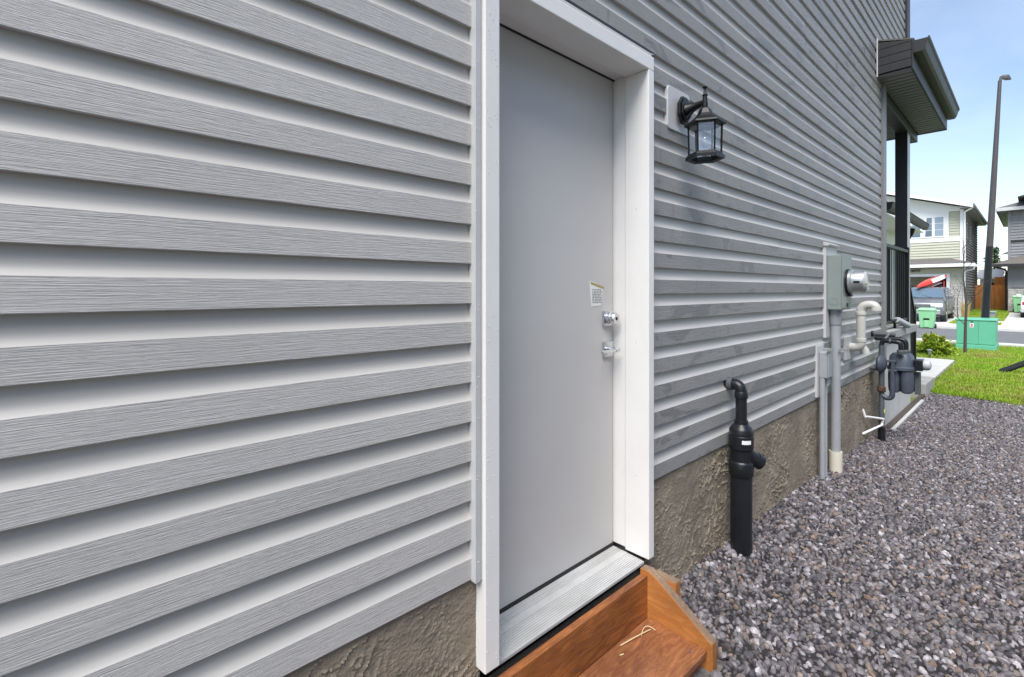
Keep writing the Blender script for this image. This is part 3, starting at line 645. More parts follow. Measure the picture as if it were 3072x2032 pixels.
# ------------------------------------------------------------------ electric meter
em = thing('electric_meter', 'grey green meter box with round meter and conduit down to gravel', 'meter', (4.45, -.05, 0))
MB().box(4.31, 4.62, -.016, .012, 1.03, 1.745).build('backing_board', 'trim_grey', em, .003)
MB().prism([(4.30, -.001, 1.745), (4.30, -.035, 1.742), (4.30, -.04, 1.755), (4.30, -.001, 1.775)], (.33, 0, 0)).build('cap_flashing', 'trim_grey', em)
en = MB().box(4.345, 4.60, -.112, -.0165, 1.25, 1.672).build('enclosure', 'meter_grey', em, .005)
MB().box(4.340, 4.605, -.120, -.1125, 1.262, 1.68).build('cover', 'meter_grey', em, .003)
MB().lathe([(.030, 0), (.030, .0025), (.024, .0025), (.024, .001)], (4.345, -.06, 1.315), (-1, 0, 0), 20).build('knockout', 'meter_grey', em)
MB().box(4.455, 4.49, -.126, -.1205, 1.272, 1.30).build('latch', 'black_metal', em)
MX, MZ = 4.475, 1.466
MB().lathe([(.098, 0), (.098, .012), (.094, .016)], (MX, -.1205, MZ), (0, -1, 0), 28).build('socket_ring', 'black_metal', em)
MB().lathe([(.092, .016), (.092, .034), (.086, .038)], (MX, -.1205, MZ), (0, -1, 0), 28).build('seal_ring', 'meter_metal', em)
MB().lathe([(.082, .036), (.080, .108), (.076, .116)], (MX, -.1205, MZ), (0, -1, 0), 28).build('meter_body', 'meter_metal', em)
MB().lathe([(.078, .113), (.070, .126), (.03, .130)], (MX, -.1205, MZ), (0, -1, 0), 28).build('meter_face', 'meter_dial', em)
MB().box(MX - .083, MX - .078, -.215, -.175, MZ - .012, MZ + .004).build('meter_tag', 'black_metal', em)
for a in (200, 230, 250, 320): MB().lathe([(.004, 0), (.004, .004)], (MX + .06 * math.cos(R(a)), -.247, MZ + .06 * math.sin(R(a))), (0, -1, 0), 8).build('screw', 'black_metal', em)
MB().box(MX - .02, MX + .03, -.15, -.125, MZ - .115, MZ - .095).build('seal_tab', 'black_metal', em)
CXx, CYy = 4.43, -.052
MB().lathe([(.038, 1.13), (.040, 1.135), (.040, 1.225), (.046, 1.228), (.046, 1.2495)], (CXx, CYy, 0), n=22).build('conduit_coupling', 'conduit_grey', em)
MB().lathe([(.0335, .0), (.0335, 1.14)], (CXx, CYy, 0), n=22).build('conduit', 'conduit_grey', em)
MB().lathe([(.036, .14), (.045, .142), (.045, -.2)], (CXx, CYy, 0), n=22).build('conduit_sleeve', 'pvc_ivory', em)
MB().box(CXx - .05, CXx + .05, CYy - .040, CYy - .034, .925, .945).box(CXx + .0, CXx + .012, CYy - .085, CYy - .030, .928, .942).build('strap', 'meter_metal', em)

tb = thing('telecom_box', 'small grey junction box with two thin conduits left of the meter conduit', 'utility box', (4.17, -.03, 0))
MB().box(4.10, 4.27, -.014, .012, .60, .985).build('backing_board', 'trim_grey', tb, .003)
MB().box(4.14, 4.235, -.07, -.0145, .745, .94).build('enclosure', 'conduit_grey', tb, .006)
MB().box(4.137, 4.238, -.077, -.0705, .752, .945).build('lid', 'conduit_grey', tb, .003)
MB().box(4.27, 4.30, -.06, -.013, .765, .955).build('side_plate', 'conduit_grey', tb, .003)
MB().lathe([(.0185, -.1), (.0185, .745)], (4.155, -.032, 0), n=14).build('conduit', 'conduit_grey', tb)
MB().lathe([(.014, -.1), (.014, .745)], (4.225, -.034, 0), n=14).build('conduit', 'conduit_grey', tb)
MB().box(4.12, 4.20, -.085, -.07, .948, .962).build('clamp', 'meter_metal', tb)

# ------------------------------------------------------------------ furnace vent
fv = thing('furnace_vent', 'cream plastic vent pipe with hooded elbows on the siding', 'vent', (5.0, -.05, .95))
MB().box(4.90, 5.22, -.018, .012, .80, 1.0).build('mounting_block', 'trim_grey', fv, .004)
VX, VY = 5.03, -.095
MB().tube([(VX, .0, .905), (VX, -.035, .905)] + bend((VX, -.04, .905), (VX, VY, .905), (VX, VY, .955), 7), .036, 18).build('lower_elbow', 'pvc_cream', fv)
MB().lathe([(.0335, .95), (.0335, 1.20)], (VX, VY, 0), n=20).build('riser', 'pvc_cream', fv)
MB().lathe([(.036, .955), (.0395, .958), (.0395, .985), (.036, .988)], (VX, VY, 0), n=20).build('collar', 'pvc_cream', fv)
MB().lathe([(.036, 1.185), (.0395, 1.188), (.0395, 1.212), (.036, 1.215)], (VX, VY, 0), n=20).build('collar', 'pvc_cream', fv)
MB().tube(bend((VX, VY, 1.205), (VX, VY, 1.275), (VX, VY - .06, 1.275), 7) + bend((VX, VY - .065, 1.275), (VX, VY - .105, 1.275), (VX, VY - .105, 1.235), 6), .036, 18).build('upper_elbow', 'pvc_cream', fv)
MB().lathe([(.039, 1.225), (.040, 1.235), (.036, 1.262)], (VX, VY - .105, 0), n=18).build('outlet', 'pvc_cream', fv)
MB().tube([(5.14, .0, .90), (5.14, -.05, .90)] + bend((5.14, -.055, .90), (5.14, -.10, .90), (5.14, -.105, .845), 6), .034, 18).build('intake_elbow', 'pvc_cream', fv)

# ------------------------------------------------------------------ gas meter
gm = thing('gas_meter', 'blue grey gas meter with black pipes and regulator at the house corner', 'gas meter', (5.9, -.1, -.1))
GX, GY = 5.90, -.088
MB().lathe([(.031, -.3), (.031, .06)], (GX, GY, 0), n=16).build('riser_sleeve', 'black_abs', gm)
MB().lathe([(.024, .05), (.024, .30), (.022, .31), (.022, .43)], (GX, GY, 0), n=14).build('riser', 'iron_grey', gm)
MB().lathe([(.026, .10), (.0265, .13)], (GX, GY, 0), n=14).build('clamp_band', 'rust', gm)
MB().box(GX - .012, GX + .006, GY - .026, GY - .021, .20, .235).build('yellow_tag', 'yellow_tag', gm)
MB().lathe([(.03, .40), (.034, .405), (.034, .45), (.028, .455)], (GX, GY, 0), n=8).tube([(GX - .05, GY, .43), (GX + .05, GY, .43)], .018, 8).build('shutoff_valve', 'rust', gm)
MB().lathe([(.024, .45), (.024, .86)], (GX, GY, 0), n=14).build('upper_pipe', 'iron_grey', gm)
MB().lathe([(.02, -.035), (.06, -.028), (.088, -.010), (.092, 0), (.088, .010), (.06, .03), (.025, .045)], (GX - .02, GY, .68), (-.12, -1, 0), 20).build('regulator', 'gas_blue', gm)
MB().tube([(GX - .02, GY + .01, .63), (GX - .02, .02, .63)], .022, 10).build('regulator_vent', 'iron_grey', gm)
MB().tube([(GX, GY, .85), (GX, GY, .86)] + bend((GX, GY, .865), (GX, GY, .905), (GX, GY - .04, .905), 5) + [Vector((GX, GY - .11, .90))] + bend((GX, GY - .115, .90), (GX, GY - .15, .90), (GX, GY - .15, .86), 5) + [Vector((GX, GY - .15, .79))], .021, 12).build('inlet_pipe', 'black_abs', gm)
for z in (.83,): MB().lathe([(.03, z), (.033, z + .01), (.033, z + .03), (.03, z + .035)], (GX, GY - .15, -.04), n=10).build('union_nut', 'iron_grey', gm)
MB().tube([(GX, GY - .06, .903), (GX, GY - .075, .902)], .027, 10).build('coupling', 'iron_grey', gm)
GX2 = 6.16
MB().tube([(GX2, GY - .15, .79), (GX2, GY - .15, .86)] + bend((GX2, GY - .15, .865), (GX2, GY - .15, .905), (GX2, GY - .10, .905), 5) + [Vector((GX2, .02, .905))], .023, 12).build('outlet_pipe', 'black_abs', gm)
MB().lathe([(.03, .775), (.034, .78), (.034, .80), (.03, .805)], (GX2, GY - .15, 0), n=10).build('union_nut', 'iron_grey', gm)
# valve handles on top
MB().tube([(GX + .03, .02, .965), (GX + .03, -.19, .965)], [.022, .022], 10).build('service_valve', 'iron_grey', gm)
MB().tube([(GX + .03, .015, .965), (GX + .03, -.02, .965)], .03, 10).build('wall_flange', 'black_metal', gm)
MB().prism([(GX - .01, -.11, .93), (GX - .01, -.13, .93), (GX - .01, -.165, .985), (GX - .01, -.145, .985)], (.012, 0, 0)).build('valve_lever', 'meter_metal', gm)
# meter body: two-chamber casting
def ell(cx, cy, rx, ry, z, n=24): return [(cx + rx * math.copysign(abs(math.cos(2 * math.pi * i / n)) ** .6, math.cos(2 * math.pi * i / n)), cy + ry * math.copysign(abs(math.sin(2 * math.pi * i / n)) ** .6, math.sin(2 * math.pi * i / n)), z) for i in range(n)]
def loft(mb, rings, mi=0):
    n = len(rings[0]); vs = [p for r in rings for p in r]
    fs = [(i * n + k, i * n + (k + 1) % n, (i + 1) * n + (k + 1) % n, (i + 1) * n + k) for i in range(len(rings) - 1) for k in range(n)] + [tuple(range(n))[::-1], tuple((len(rings) - 1) * n + k for k in range(n))]
    return mb.add(vs, fs, mi, True)
BC = (6.05, -.222)
loft(MB(), [ell(*BC, .125, .095, .615), ell(*BC, .145, .108, .625), ell(*BC, .145, .108, .65), ell(*BC, .13, .098, .66), ell(*BC, .12, .09, .75), ell(*BC, .10, .07, .778)]).build('upper_housing', 'gas_blue', gm)
for sgn in (-1, 1):
    c_ = (BC[0], BC[1] + sgn * .047)
    loft(MB(), [ell(*c_, .10, .032, .40), ell(*c_, .125, .046, .412), ell(*c_, .13, .050, .45), ell(*c_, .13, .053, .56), ell(*c_, .126, .050, .6145)]).build('lower_chamber', 'gas_blue', gm)
MB().box(BC[0] - .06, BC[0] + .08, BC[1] - .165, BC[1] - .10, .625, .73).build('index_housing', 'black_abs', gm, .008)
MB().lathe([(.05, 0), (.052, .02), (.044, .045), (.02, .055)], (BC[0] + .02, BC[1] - .165, .68), (0, -1, 0), 18).build('index_cover', 'ribbed_grey', gm)
MB().box(BC[0] + .0, BC[0] + .1, BC[1] - .135, BC[1] - .099, .39, .60).build('name_plate', 'iron_grey', gm, .004)
MB().box(BC[0] - .17, BC[0] - .12, BC[1] + .015, BC[1] + .08, .61, .63).box(BC[0] - .17, BC[0] - .12, BC[1] + .02, BC[1] + .09, .70, .72).box(BC[0] - .168, BC[0] - .122, BC[1] + .03, BC[1] + .06, .63, .70).build('side_flange', 'gas_blue', gm, .004)
MB().tube([(BC[0] - .15, BC[1] + .05, .62), (BC[0] - .15, BC[1] + .05, .40)] + bend((BC[0] - .15, BC[1] + .05, .39), (BC[0] - .15, BC[1] + .05, .345), (BC[0] - .15, BC[1] + .095, .345), 5) + [Vector((GX - .0, GY, .37))], .023, 12).build('bypass_pipe', 'gas_blue', gm)
# white wall bracket
MB().tube([(5.62, .012, .26), (5.62, -.01, .19), (5.66, -.02, .185), (5.86, GY - .02, .145), (5.87, GY - .01, .10)], .011, 8).tube([(5.87, GY - .005, .10), (5.86, GY - .012, .085), (5.64, -.015, .04), (5.62, .012, .02)], .011, 8).build('support_bracket', 'white_paint', gm)

# ------------------------------------------------------------------ wooden steps
ws = thing('wooden_steps', 'stained orange brown wooden step with slanted side boards below the door', 'steps', (1.35, -.17, .03))
MB().box(.80, 1.7155, -.055, -.028, .083, .256).build('riser', 'wood_red', ws, .002)
MB().box(.80, 1.7155, -.30, -.056, .066, .090).build('tread', 'wood_tread', ws, .003)
MB().box(.80, 1.7155, -.275, -.25, -.15, .0655).build('lower_riser', 'wood_red', ws, .002)
sh = [(-.02, .272), (-.058, .277), (-.092, .262), (-.318, .118), (-.322, -.05), (-.27, -.15), (-.02, -.15)]
for x in (1.716, .762):
    m = MB().prism([(x, y, z) for y, z in sh], (.038, 0, 0))
    for i in (2, 3, 4): m.m[i] = 1
    m.build('stringer', ['wood_orange', 'wood_endgrain'], ws, .003)
MB().box(1.7545, 1.792, -.155, -.055, -.1, .250).build('support_block', 'wood_orange', ws, .002)
MB().box(1.7548, 1.7917, -.1547, -.0553, .2502, .2515).build('block_top', 'wood_endgrain', ws)
for sx_ in (.86, 1.27, 1.66):
    for sy_ in (-.075, -.262): MB().lathe([(.0048, 0), (.0048, .0006)], (sx_, sy_, .0902), n=10).build('screw', 'iron_grey', ws)
    MB().lathe([(.0048, 0), (.0048, .0006)], (sx_, -.0552, .115), (0, -1, 0), 10).build('screw', 'iron_grey', ws)
sw = MB().tube(bend((1.50, -.075, .094), (1.58, -.10, .108), (1.655, -.105, .0945), 8), .0019, 6).tube(bend((1.60, -.10, .094), (1.66, -.07, .112), (1.665, -.12, .0945), 8), .0015, 6).tube([(1.46, -.10, .0925), (1.475, -.105, .0925)], .002, 6).build('straw_wisp', 'straw')
tag(sw, 'pale curl of straw lying on the wooden tread', 'straw')

# ------------------------------------------------------------------ walkway and garden
wk = MB().box(9.86, 13.9, .04, 1.5, -.35, -.11).build('walkway', 'concrete', bevel=.0); struct(wk)
WORLD[wk.name] = Vector((0, 0, 0))
for i in range(7):
    for j in range(3):
        x0 = 9.87 + i * .575; y0 = .045 + j * .485 
        o = MB().box(x0, x0 + .569, y0, y0 + .479, -.1095, -.085 + random.uniform(-.002, .002)).build('paver', 'concrete_pale', wk, .004)
gb = sheet('gravel', 13.95, 16.7, -.14, 1.8, .0, 'soil', .2, .15, .02)
for v in gb.data.vertices:
    if v.co.y < .4: v.co.y += .25 * abs(v.co.x - 16.25) / 1.9
scatter(gb, stone_coll, .03, 1000, .014, .024, 8, True); tag(gb, 'grey gravel bed under the lime green shrub', 'gravel', kind='stuff')

def leaf_cloud(mb, n, pos_fn, size, rs, mi=None, flat=.5):
    for _ in range(n):
        p, d = pos_fn(rs); d = (d + Vector((rs.uniform(-1, 1), rs.uniform(-1, 1), rs.uniform(-.6, 1))) * flat).normalized()
        s_ = size * rs.uniform(.6, 1.3); side = d.cross(Vector((rs.uniform(-1, 1), rs.uniform(-1, 1), rs.uniform(-1, 1)))).normalized() * s_ * .36
        up = side.cross(d) * .25
        mb.add([p, p + d * s_ * .5 + side + up, p + d * s_, p + d * s_ * .5 - side + up], [(0, 1, 2), (0, 2, 3)], 0 if mi is None else mi(p, rs))
sb = thing('lime_shrub', 'lime green spirea shrub with orange tips in the gravel bed', 'shrub', (15.2, .50, -.15))
rs = random.Random(9); m = MB(); st = MB(); base = Vector((15.2, .50, -.16))
for i in range(170):
    a = rs.uniform(0, 6.28); el = rs.uniform(.05, 1.5); L_ = rs.uniform(.36, .56) * (.82 + .18 * math.sin(el)); dr = Vector((math.cos(a) * math.cos(el), math.sin(a) * math.cos(el), math.sin(el) * .98))
    tip = base + dr * L_ + Vector((0, 0, -.04 * math.cos(el))); mid = base + dr * L_ * .55 + Vector((0, 0, .05))
    st.tube([base, mid, tip], [.006, .004, .002], 4, caps=False)
    for k in range(30):
        t_ = rs.uniform(.3, 1); q = base.lerp(mid, t_ / .55) if t_ < .55 else mid.lerp(tip, (t_ - .55) / .45)
        leaf_cloud(m, 1, lambda r_: (q, dr), .06, rs, (lambda p, r_: 1 if t_ > .95 and el > .9 and r_.random() < .3 else 0), .8)
m.build('foliage', ['leaf_lime', 'leaf_orange'], sb, recalc=False); st.build('stems', 'bark', sb)
pl_ = thing('path_light', 'small silver solar path light beside the lime shrub', 'garden light', (14.4, .50, -.16))
MB().lathe([(.012, -.2), (.012, .06), (.03, .07), (.036, .14), (.05, .145), (.055, .16), (.02, .185)], (14.4, .50, -.12), n=14).build('lamp_body', 'meter_metal', pl_)
MB().lathe([(.0125, -.19), (.0125, .05)], (14.4, .50, -.12), n=8).build('stake', 'black_metal', pl_)

ub = thing('transformer_box', 'mint green utility transformer cabinet standing on the lawn', 'utility box', (18.0, -.05, -.2))
bz0 = zg(17.8, 0) - .03
MB().box(17.50, 18.70, -.455, .325, bz0, bz0 + .20).build('lower_skirt', 'box_green', ub, .01)
MB().box(17.515, 18.68, -.437, .307, bz0 + .2005, bz0 + .83).build('cabinet', 'box_green', ub, .012)
MB().box(17.49, 18.72, -.462, .332, bz0 + .8305, bz0 + .862).build('lid', 'box_green', ub, .008)
MB().box(17.503, 17.5145, -.430, -.117, bz0 + .215, bz0 + .82).build('door_panel', 'box_green', ub, .003)
MB().box(17.503, 17.5145, -.111, .300, bz0 + .215, bz0 + .82).build('door_panel', 'box_green', ub, .003)
MB().box(17.499, 17.5025, -.03, .045, bz0 + .645, bz0 + .76).build('warning_label', 'white_paint', ub)
MB().lathe([(.022, 0), (.022, .0015)], (17.4985, .008, bz0 + .715), (-1, 0, 0), 12).box(17.4975, 17.4985, -.02, .035, bz0 + .66, bz0 + .675).build('label_symbol', 'tail_red', ub)
MB().box(17.485, 17.5025, -.02, .02, bz0 + .795, bz0 + .815).build('latch', 'iron_grey', ub)

def twig(mb, p, d, L_, r, rs, depth):
    p = Vector(p); d = Vector(d).normalized(); pts = [p]; q = p.copy(); dd = d.copy()
    for i in range(5): dd = (dd + Vector((rs.uniform(-.13, .13), rs.uniform(-.13, .13), .05))).normalized(); q = q + dd * L_ / 5; pts.append(q.copy())
    mb.tube(pts, [r * (1 - .13 * i) for i in range(6)], 6)
    if depth:
        for i in range(2, 6):
            for _ in range(rs.choice([1, 2])):
                a = rs.uniform(0, 6.28); nd = (dd * .7 + Vector((math.cos(a), math.sin(a), .35)) * .7)
                twig(mb, pts[i], nd, L_ * rs.uniform(.3, .5), r * .45, rs, depth - 1)
yt = thing('young_tree', 'thin bare young tree standing in front of the green cabinet', 'tree', (16.1, .04, -.2))
rs = random.Random(12); m = MB(); m.tube([(16.1, .04, -.25), (16.1, .03, .5), (16.13, .015, 1.0), (16.12, .05, 1.5)], [.034, .028, .024, .02], 8); m.build('trunk', 'bark', yt)
m = MB(); twig(m, (16.12, .05, 1.5), (.02, .05, 1), .9, .016, rs, 2); twig(m, (16.13, .015, 1.0), (-.2, -.45, .8), .55, .010, rs, 1); twig(m, (16.1, .03, .55), (-.1, .5, .7), .65, .010, rs, 1); twig(m, (16.12, .02, 1.3), (.1, -.7, .6), .6, .009, rs, 1)
m.build('crown', 'bark', yt)
dp = thing('downspout_extension', 'black downspout pipe resting slanted over the lawn at right', 'pipe', (12.7, -.68, -.13))
MB().prism([(12.64, -.66, -.14), (12.66, -.745, -.13), (12.68, -.745, -.055), (12.66, -.66, -.06)], (.25, -1.4, .86)).build('pipe', 'black_abs', dp, .006)
MB().box(13.2, 13.28, -2.16, -2.08, -.2, .72).build('stand', 'black_abs', dp)

# ------------------------------------------------------------------ street lamp
sl_ = thing('street_lamp', 'tall slightly leaning dark street lamp post behind the green cabinet', 'street lamp', (18.95, -.16, -.2))
lb_, lt_ = Vector((18.95, -.135, -.25)), Vector((18.95, -.47, 7.30))
def lp(t_): return lb_.lerp(lt_, t_)
MB().tube([lp(0), lp(.38)], [.092, .080], 14).build('lower_post', 'pole_dark', sl_)
MB().tube([lp(.38), lp(.6), lp(.985)], [.076, .066, .040], 14).build('upper_post', 'pole_bronze', sl_)
MB().tube([lp(.98), lp(.985) + Vector((.03, -.02, .10)), lp(.985) + Vector((.12, -.04, .13))], .03, 8).build('arm', 'pole_bronze', sl_)
q = lp(.985)
MB().prism([q + Vector((.05, -.02, .04)), q + Vector((.26, -.08, .05)), q + Vector((.26, -.08, .10)), q + Vector((.12, -.04, .18)), q + Vector((.05, -.02, .15))], (.03, -.14, -.02)).build('lamp_head', 'pole_bronze', sl_, .02)

# ------------------------------------------------------------------ houses across the street
def laps(mb, p0, dx, dy, L_, z0, z1, pitch=.15, depth=.034):
    # sawtooth clapboards; (dx,dy) run direction, outward normal is to the right-hand side
    nx_, ny_ = dy, -dx; z = z0; x0, y0 = p0
    while z < z1 - .01:
        zt_ = min(z + pitch, z1); a = (x0 + nx_ * depth, y0 + ny_ * depth)
        mb.add([(a[0], a[1], z), (a[0] + dx * L_, a[1] + dy * L_, z), (x0 + dx * L_, y0 + dy * L_, zt_), (x0, y0, zt_), (x0, y0, z), (x0 + dx * L_, y0 + dy * L_, z)], [(0, 1, 2, 3), (4, 5, 1, 0)]); z = zt_
    return mb
oh = thing('olive_house', 'two storey olive and white house with open garage across the street', 'house', (39, 4.5, -.1))
YR, YL = 1.56, 9.0
MB().box(36.03, 46, YR + .03, YL, 2.6, 6.05).build('upper_wall', 'white_paint', oh)
MB().box(36.03, 46, YR + .03, YL, -.3, 2.6).build('lower_wall', 'olive_siding', oh) if False else None
o = laps(MB(), (36.0, YL), 0, -1, YL - YR, 3.05, 4.10).build('siding', 'olive_siding', oh, recalc=False); o['kind'] = 'stuff'
o = laps(MB(), (36.0, 2.10), 0, -1, 2.10 - YR - .1, 4.36, 5.74).build('siding', 'olive_siding', oh, recalc=False); o['kind'] = 'stuff'
o = laps(MB(), (36.03, YR), 1, 0, 9.97, .0, 6.05, .16, .045).build('siding', 'olive_siding_shaded', oh, recalc=False); o['kind'] = 'stuff'
MB().box(35.96, 36.02, YR, YL, 4.105, 4.355).build('trim_band', 'white_paint', oh)
MB().box(35.965, 36.03, 2.11, YL, 4.3555, 5.749).build('gable_panel', 'white_paint', oh)
MB().prism([(35.965, 1.6, 5.75), (35.965, 1.6, 5.95), (35.965, 5.3, 7.18), (35.965, 9, 5.95), (35.965, 9, 5.75)], (.06, 0, 0)).build('gable_top', 'white_paint', oh)
MB().box(35.94, 36.08, YR - .05, YR + .09, -.1, 5.95).build('corner_trim', 'white_paint', oh)
for y1, y0 in ((2.70, 2.32), (3.20, 2.81), (3.68, 3.31)):
    w = MB().box(35.925, 35.964, y0 - .05, y1 + .05, 4.37, 5.55).build('window', 'white_paint', oh); WORLD[w.name] = Vector((0, 0, 0))
    for k in range(3):
        z0 = 4.425 + k * .36
        MB().box(35.918, 35.924, y0 + .005, y1 - .005, z0 + .01, z0 + .345).build('pane', 'curtain' if y0 < 2.5 else 'glass_window', w)
    if 2.7 < y0 < 3: MB().prism([(35.914, y1 - .02, 5.5), (35.914, y1 - .02, 4.43), (35.914, y1 - .09, 4.43), (35.914, y1 - .16, 5.5)][::1], (.003, 0, 0)).build('curtain', 'white_paint', w)
for k, (xx, zz) in enumerate(((38.2, 4.2), (40.6, 4.2))):
    MB().box(xx, xx + .6, YR - .012, YR + .02, zz, zz + 1.1).build('window', 'white_paint', oh)
# roof: rake to the front, eave along the right side
rf = MB().prism([(35.3, 1.12, 6.02), (35.3, 5.3, 7.42), (35.3, 9.6, 6.02), (35.3, 9.6, 5.90), (35.3, 5.3, 7.28), (35.3, 1.12, 5.90)], (11, 0, 0)).build('roof', 'shingle', oh); WORLD[rf.name] = Vector((0, 0, 0))
MB().prism([(35.26, 1.10, 5.80), (35.26, 5.3, 7.20), (35.26, 5.3, 7.40), (35.26, 1.10, 6.00)], (.038, 0, 0)).build('barge_board', 'white_paint', rf)
MB().prism([(35.31, 1.13, 5.80), (35.31, 1.62, 5.82), (35.31, 1.62, 5.89), (35.31, 1.13, 5.89)], (10.9, 0, 0)).build('soffit', 'soffit_grey', rf)
MB().box(35.3, 46.2, 1.04, 1.115, 5.86, 6.0).build('gutter', 'soffit_grey', rf)
MB().tube([(35.5, 1.10, 5.86), (35.5, 1.2, 5.76), (35.9, 1.46, 5.66), (35.9, 1.46, 0)], .045, 8).build('downspout', 'white_paint', oh)
# garage front
GF = 35.4
MB().box(GF, 36.02, 1.50, 2.02, -.2, 2.62).build('garage_pier', 'olive_siding', oh)
MB().box(GF, 36.02, 2.02, 9.0, 2.30, 2.62).build('garage_header', 'olive_siding', oh)
o = laps(MB(), (GF - .002, 2.02), 0, -1, .52, 1.76, 2.62, .1, .012).build('siding', 'olive_siding', oh, recalc=False); o['kind'] = 'stuff'
o = laps(MB(), (GF - .002, 7.0), 0, -1, 4.98, 2.31, 2.60, .1, .012).build('siding', 'olive_siding', oh, recalc=False); o['kind'] = 'stuff'
rs = random.Random(3)
z = -.12
while z < 1.72:
    y = 1.50; h_ = rs.uniform(.09, .15)
    while y < 2.0:
        w_ = min(rs.uniform(.15, .34), 2.005 - y)
        if w_ > .03: MB().box(GF - .05 - rs.uniform(0, .02), GF - .002, y + .006, y + w_ - .006, z + .006, min(z + h_, 1.75) - .006).build('stone', 'stone_white', oh, .008)
        y += w_
    z += h_
MB().box(GF - .045, GF - .0005, 2.012, 2.15, -.15, 2.30).build('door_trim', 'white_paint', oh)
MB().box(GF - .045, GF - .0005, 2.15, 6.9, 2.155, 2.30).build('door_trim', 'white_paint', oh)
MB().box(GF - .03, GF + .1, 1.42, 1.498, -.15, 2.62).build('corner_trim', 'white_paint', oh)
sk = MB().prism([(34.85, 1.02, 2.80), (34.85, 9.2, 2.80), (36.0, 8.6, 3.13), (36.0, 2.0, 3.13)], (0, 0, .03)).prism([(34.85, 1.02, 2.80), (36.0, 2.0, 3.13), (36.6, 1.5, 2.80)], (0, 0, .03)).build('garage_roof', 'shingle', oh); WORLD[sk.name] = Vector((0, 0, 0))
MB().box(34.76, 34.85, .98, 9.2, 2.655, 2.82).build('gutter', 'white_paint', sk)
MB().box(34.85, 36.4, .99, 1.06, 2.66, 2.80).build('fascia', 'white_paint', sk)
MB().box(34.86, 35.99, 1.07, 9.0, 2.63, 2.65).build('soffit', 'soffit_grey', sk)
MB().tube([(34.9, 1.02, 2.66), (35.0, 1.05, 2.52), (35.3, 1.43, 2.40), (35.32, 1.43, 0)], .04, 8).build('downspout', 'white_paint', oh)
# open garage interior
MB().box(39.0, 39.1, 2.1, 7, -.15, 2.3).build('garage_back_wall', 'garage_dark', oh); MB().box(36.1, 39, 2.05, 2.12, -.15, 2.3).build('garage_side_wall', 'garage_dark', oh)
MB().box(38.4, 38.5, 3.0, 6.9, -.1, 2.2).build('garage_shelf_wall', 'garage_wall', oh)
MB().box(36.02, 39.1, 2.1, 7, 2.33, 2.4).build('garage_ceiling', 'garage_wall', oh)
MB().box(36.02, 39.1, 2.1, 7, -.2, -.1).build('garage_floor', 'concrete', oh)
bk = thing('bicycle', 'dark bicycle hanging inside the open garage across the street', 'bicycle', (37.2, 3.9, .5))
for cy, cz in ((3.55, 1.30), (3.95, 1.45)):
    w = MB(); w.tube([(37.2 + .04 * (cy - 3.7), cy + .22 * math.cos(a), cz + .22 * math.sin(a)) for a in [2 * math.pi * i / 20 for i in range(21)]], .03, 6, caps=False); w.build('wheel', 'car_dark', bk)
MB().tube([(37.2, 3.55, 1.30), (37.2, 3.75, .95), (37.2, 3.95, 1.45)], .025, 6).tube([(37.2, 3.75, .95), (37.2, 3.75, .3)], .02, 6).build('frame', 'car_dark', bk)
try:
    cu = bpy.data.curves.new('sign', 'FONT'); cu.body = 'crescent'; cu.size = .30; cu.extrude = .008; cu.shear = .35
    tmp = bpy.data.objects.new('tmp', cu); COL.objects.link(tmp); dg = bpy.context.evaluated_depsgraph_get(); me = bpy.data.meshes.new_from_object(tmp.evaluated_get(dg)); bpy.data.objects.remove(tmp)
    # stand upright facing -x, reading towards -y
    wd_ = max(v.co.x for v in me.vertices)
    for v in me.vertices:
        u_, v_, w_ = v.co; v.co = (GF - .03 - w_, 3.22 + (wd_ - u_), 2.42 + v_)
    me.materials.clear(); me.materials.append(MATS['black_metal'])
    so_ = bpy.data.objects.new('house_sign', me); COL.objects.link(so_); adopt(so_, oh)
except Exception as ex: print('sign', ex)

gh = thing('grey_house', 'dark grey two storey house at the right edge across the street', 'house', (46, -4, .1))
MB().box(42.03, 52, -9, -.06, .1, 6.3).build('wall', 'grey_siding', gh)
o = laps(MB(), (42.0, -.1), 0, -1, 8.9, 3.2, 6.25, .17, .04).build('siding', 'grey_siding', gh, recalc=False); o['kind'] = 'stuff'
o = laps(MB(), (42.0, 0), 0, -1, 9, 1.55, 2.9, .9, .02).build('panel_siding', 'grey_siding', gh, recalc=False)
MB().box(41.95, 42.03, -9, -.09, 4.27, 4.42).build('trim_band', 'trim_dark', gh)
MB().box(41.93, 42.06, -.14, -.02, .1, 6.25).build('corner_trim', 'grey_siding', gh)
rf = MB().prism([(41.4, .45, 6.33), (41.4, -9, 6.33), (44, -9, 7.5), (44.5, -2.5, 7.5)], (0, 0, .04)).prism([(41.4, .45, 6.33), (44.5, -2.5, 7.5), (52, -2.5, 7.5), (52, .45, 6.33)], (0, 0, .04)).build('roof', 'shingle', gh); WORLD[rf.name] = Vector((0, 0, 0))
MB().box(41.32, 41.4, -9, .45, 6.16, 6.36).build('gutter', 'trim_grey', rf); MB().box(41.4, 52, .41, .47, 6.16, 6.34).build('fascia', 'trim_dark', rf)
MB().box(41.41, 52, -9, .40, 6.15, 6.18).build('soffit', 'soffit_grey', rf)
MB().box(41.2, 44, -6, -.72, 6.37, 6.9).build('dormer', 'trim_dark', rf); MB().prism([(40.8, -.45, 6.86), (40.8, -3.2, 7.8), (40.8, -6, 6.86)], (4, 0, 0)).build('dormer_roof', 'shingle', rf)
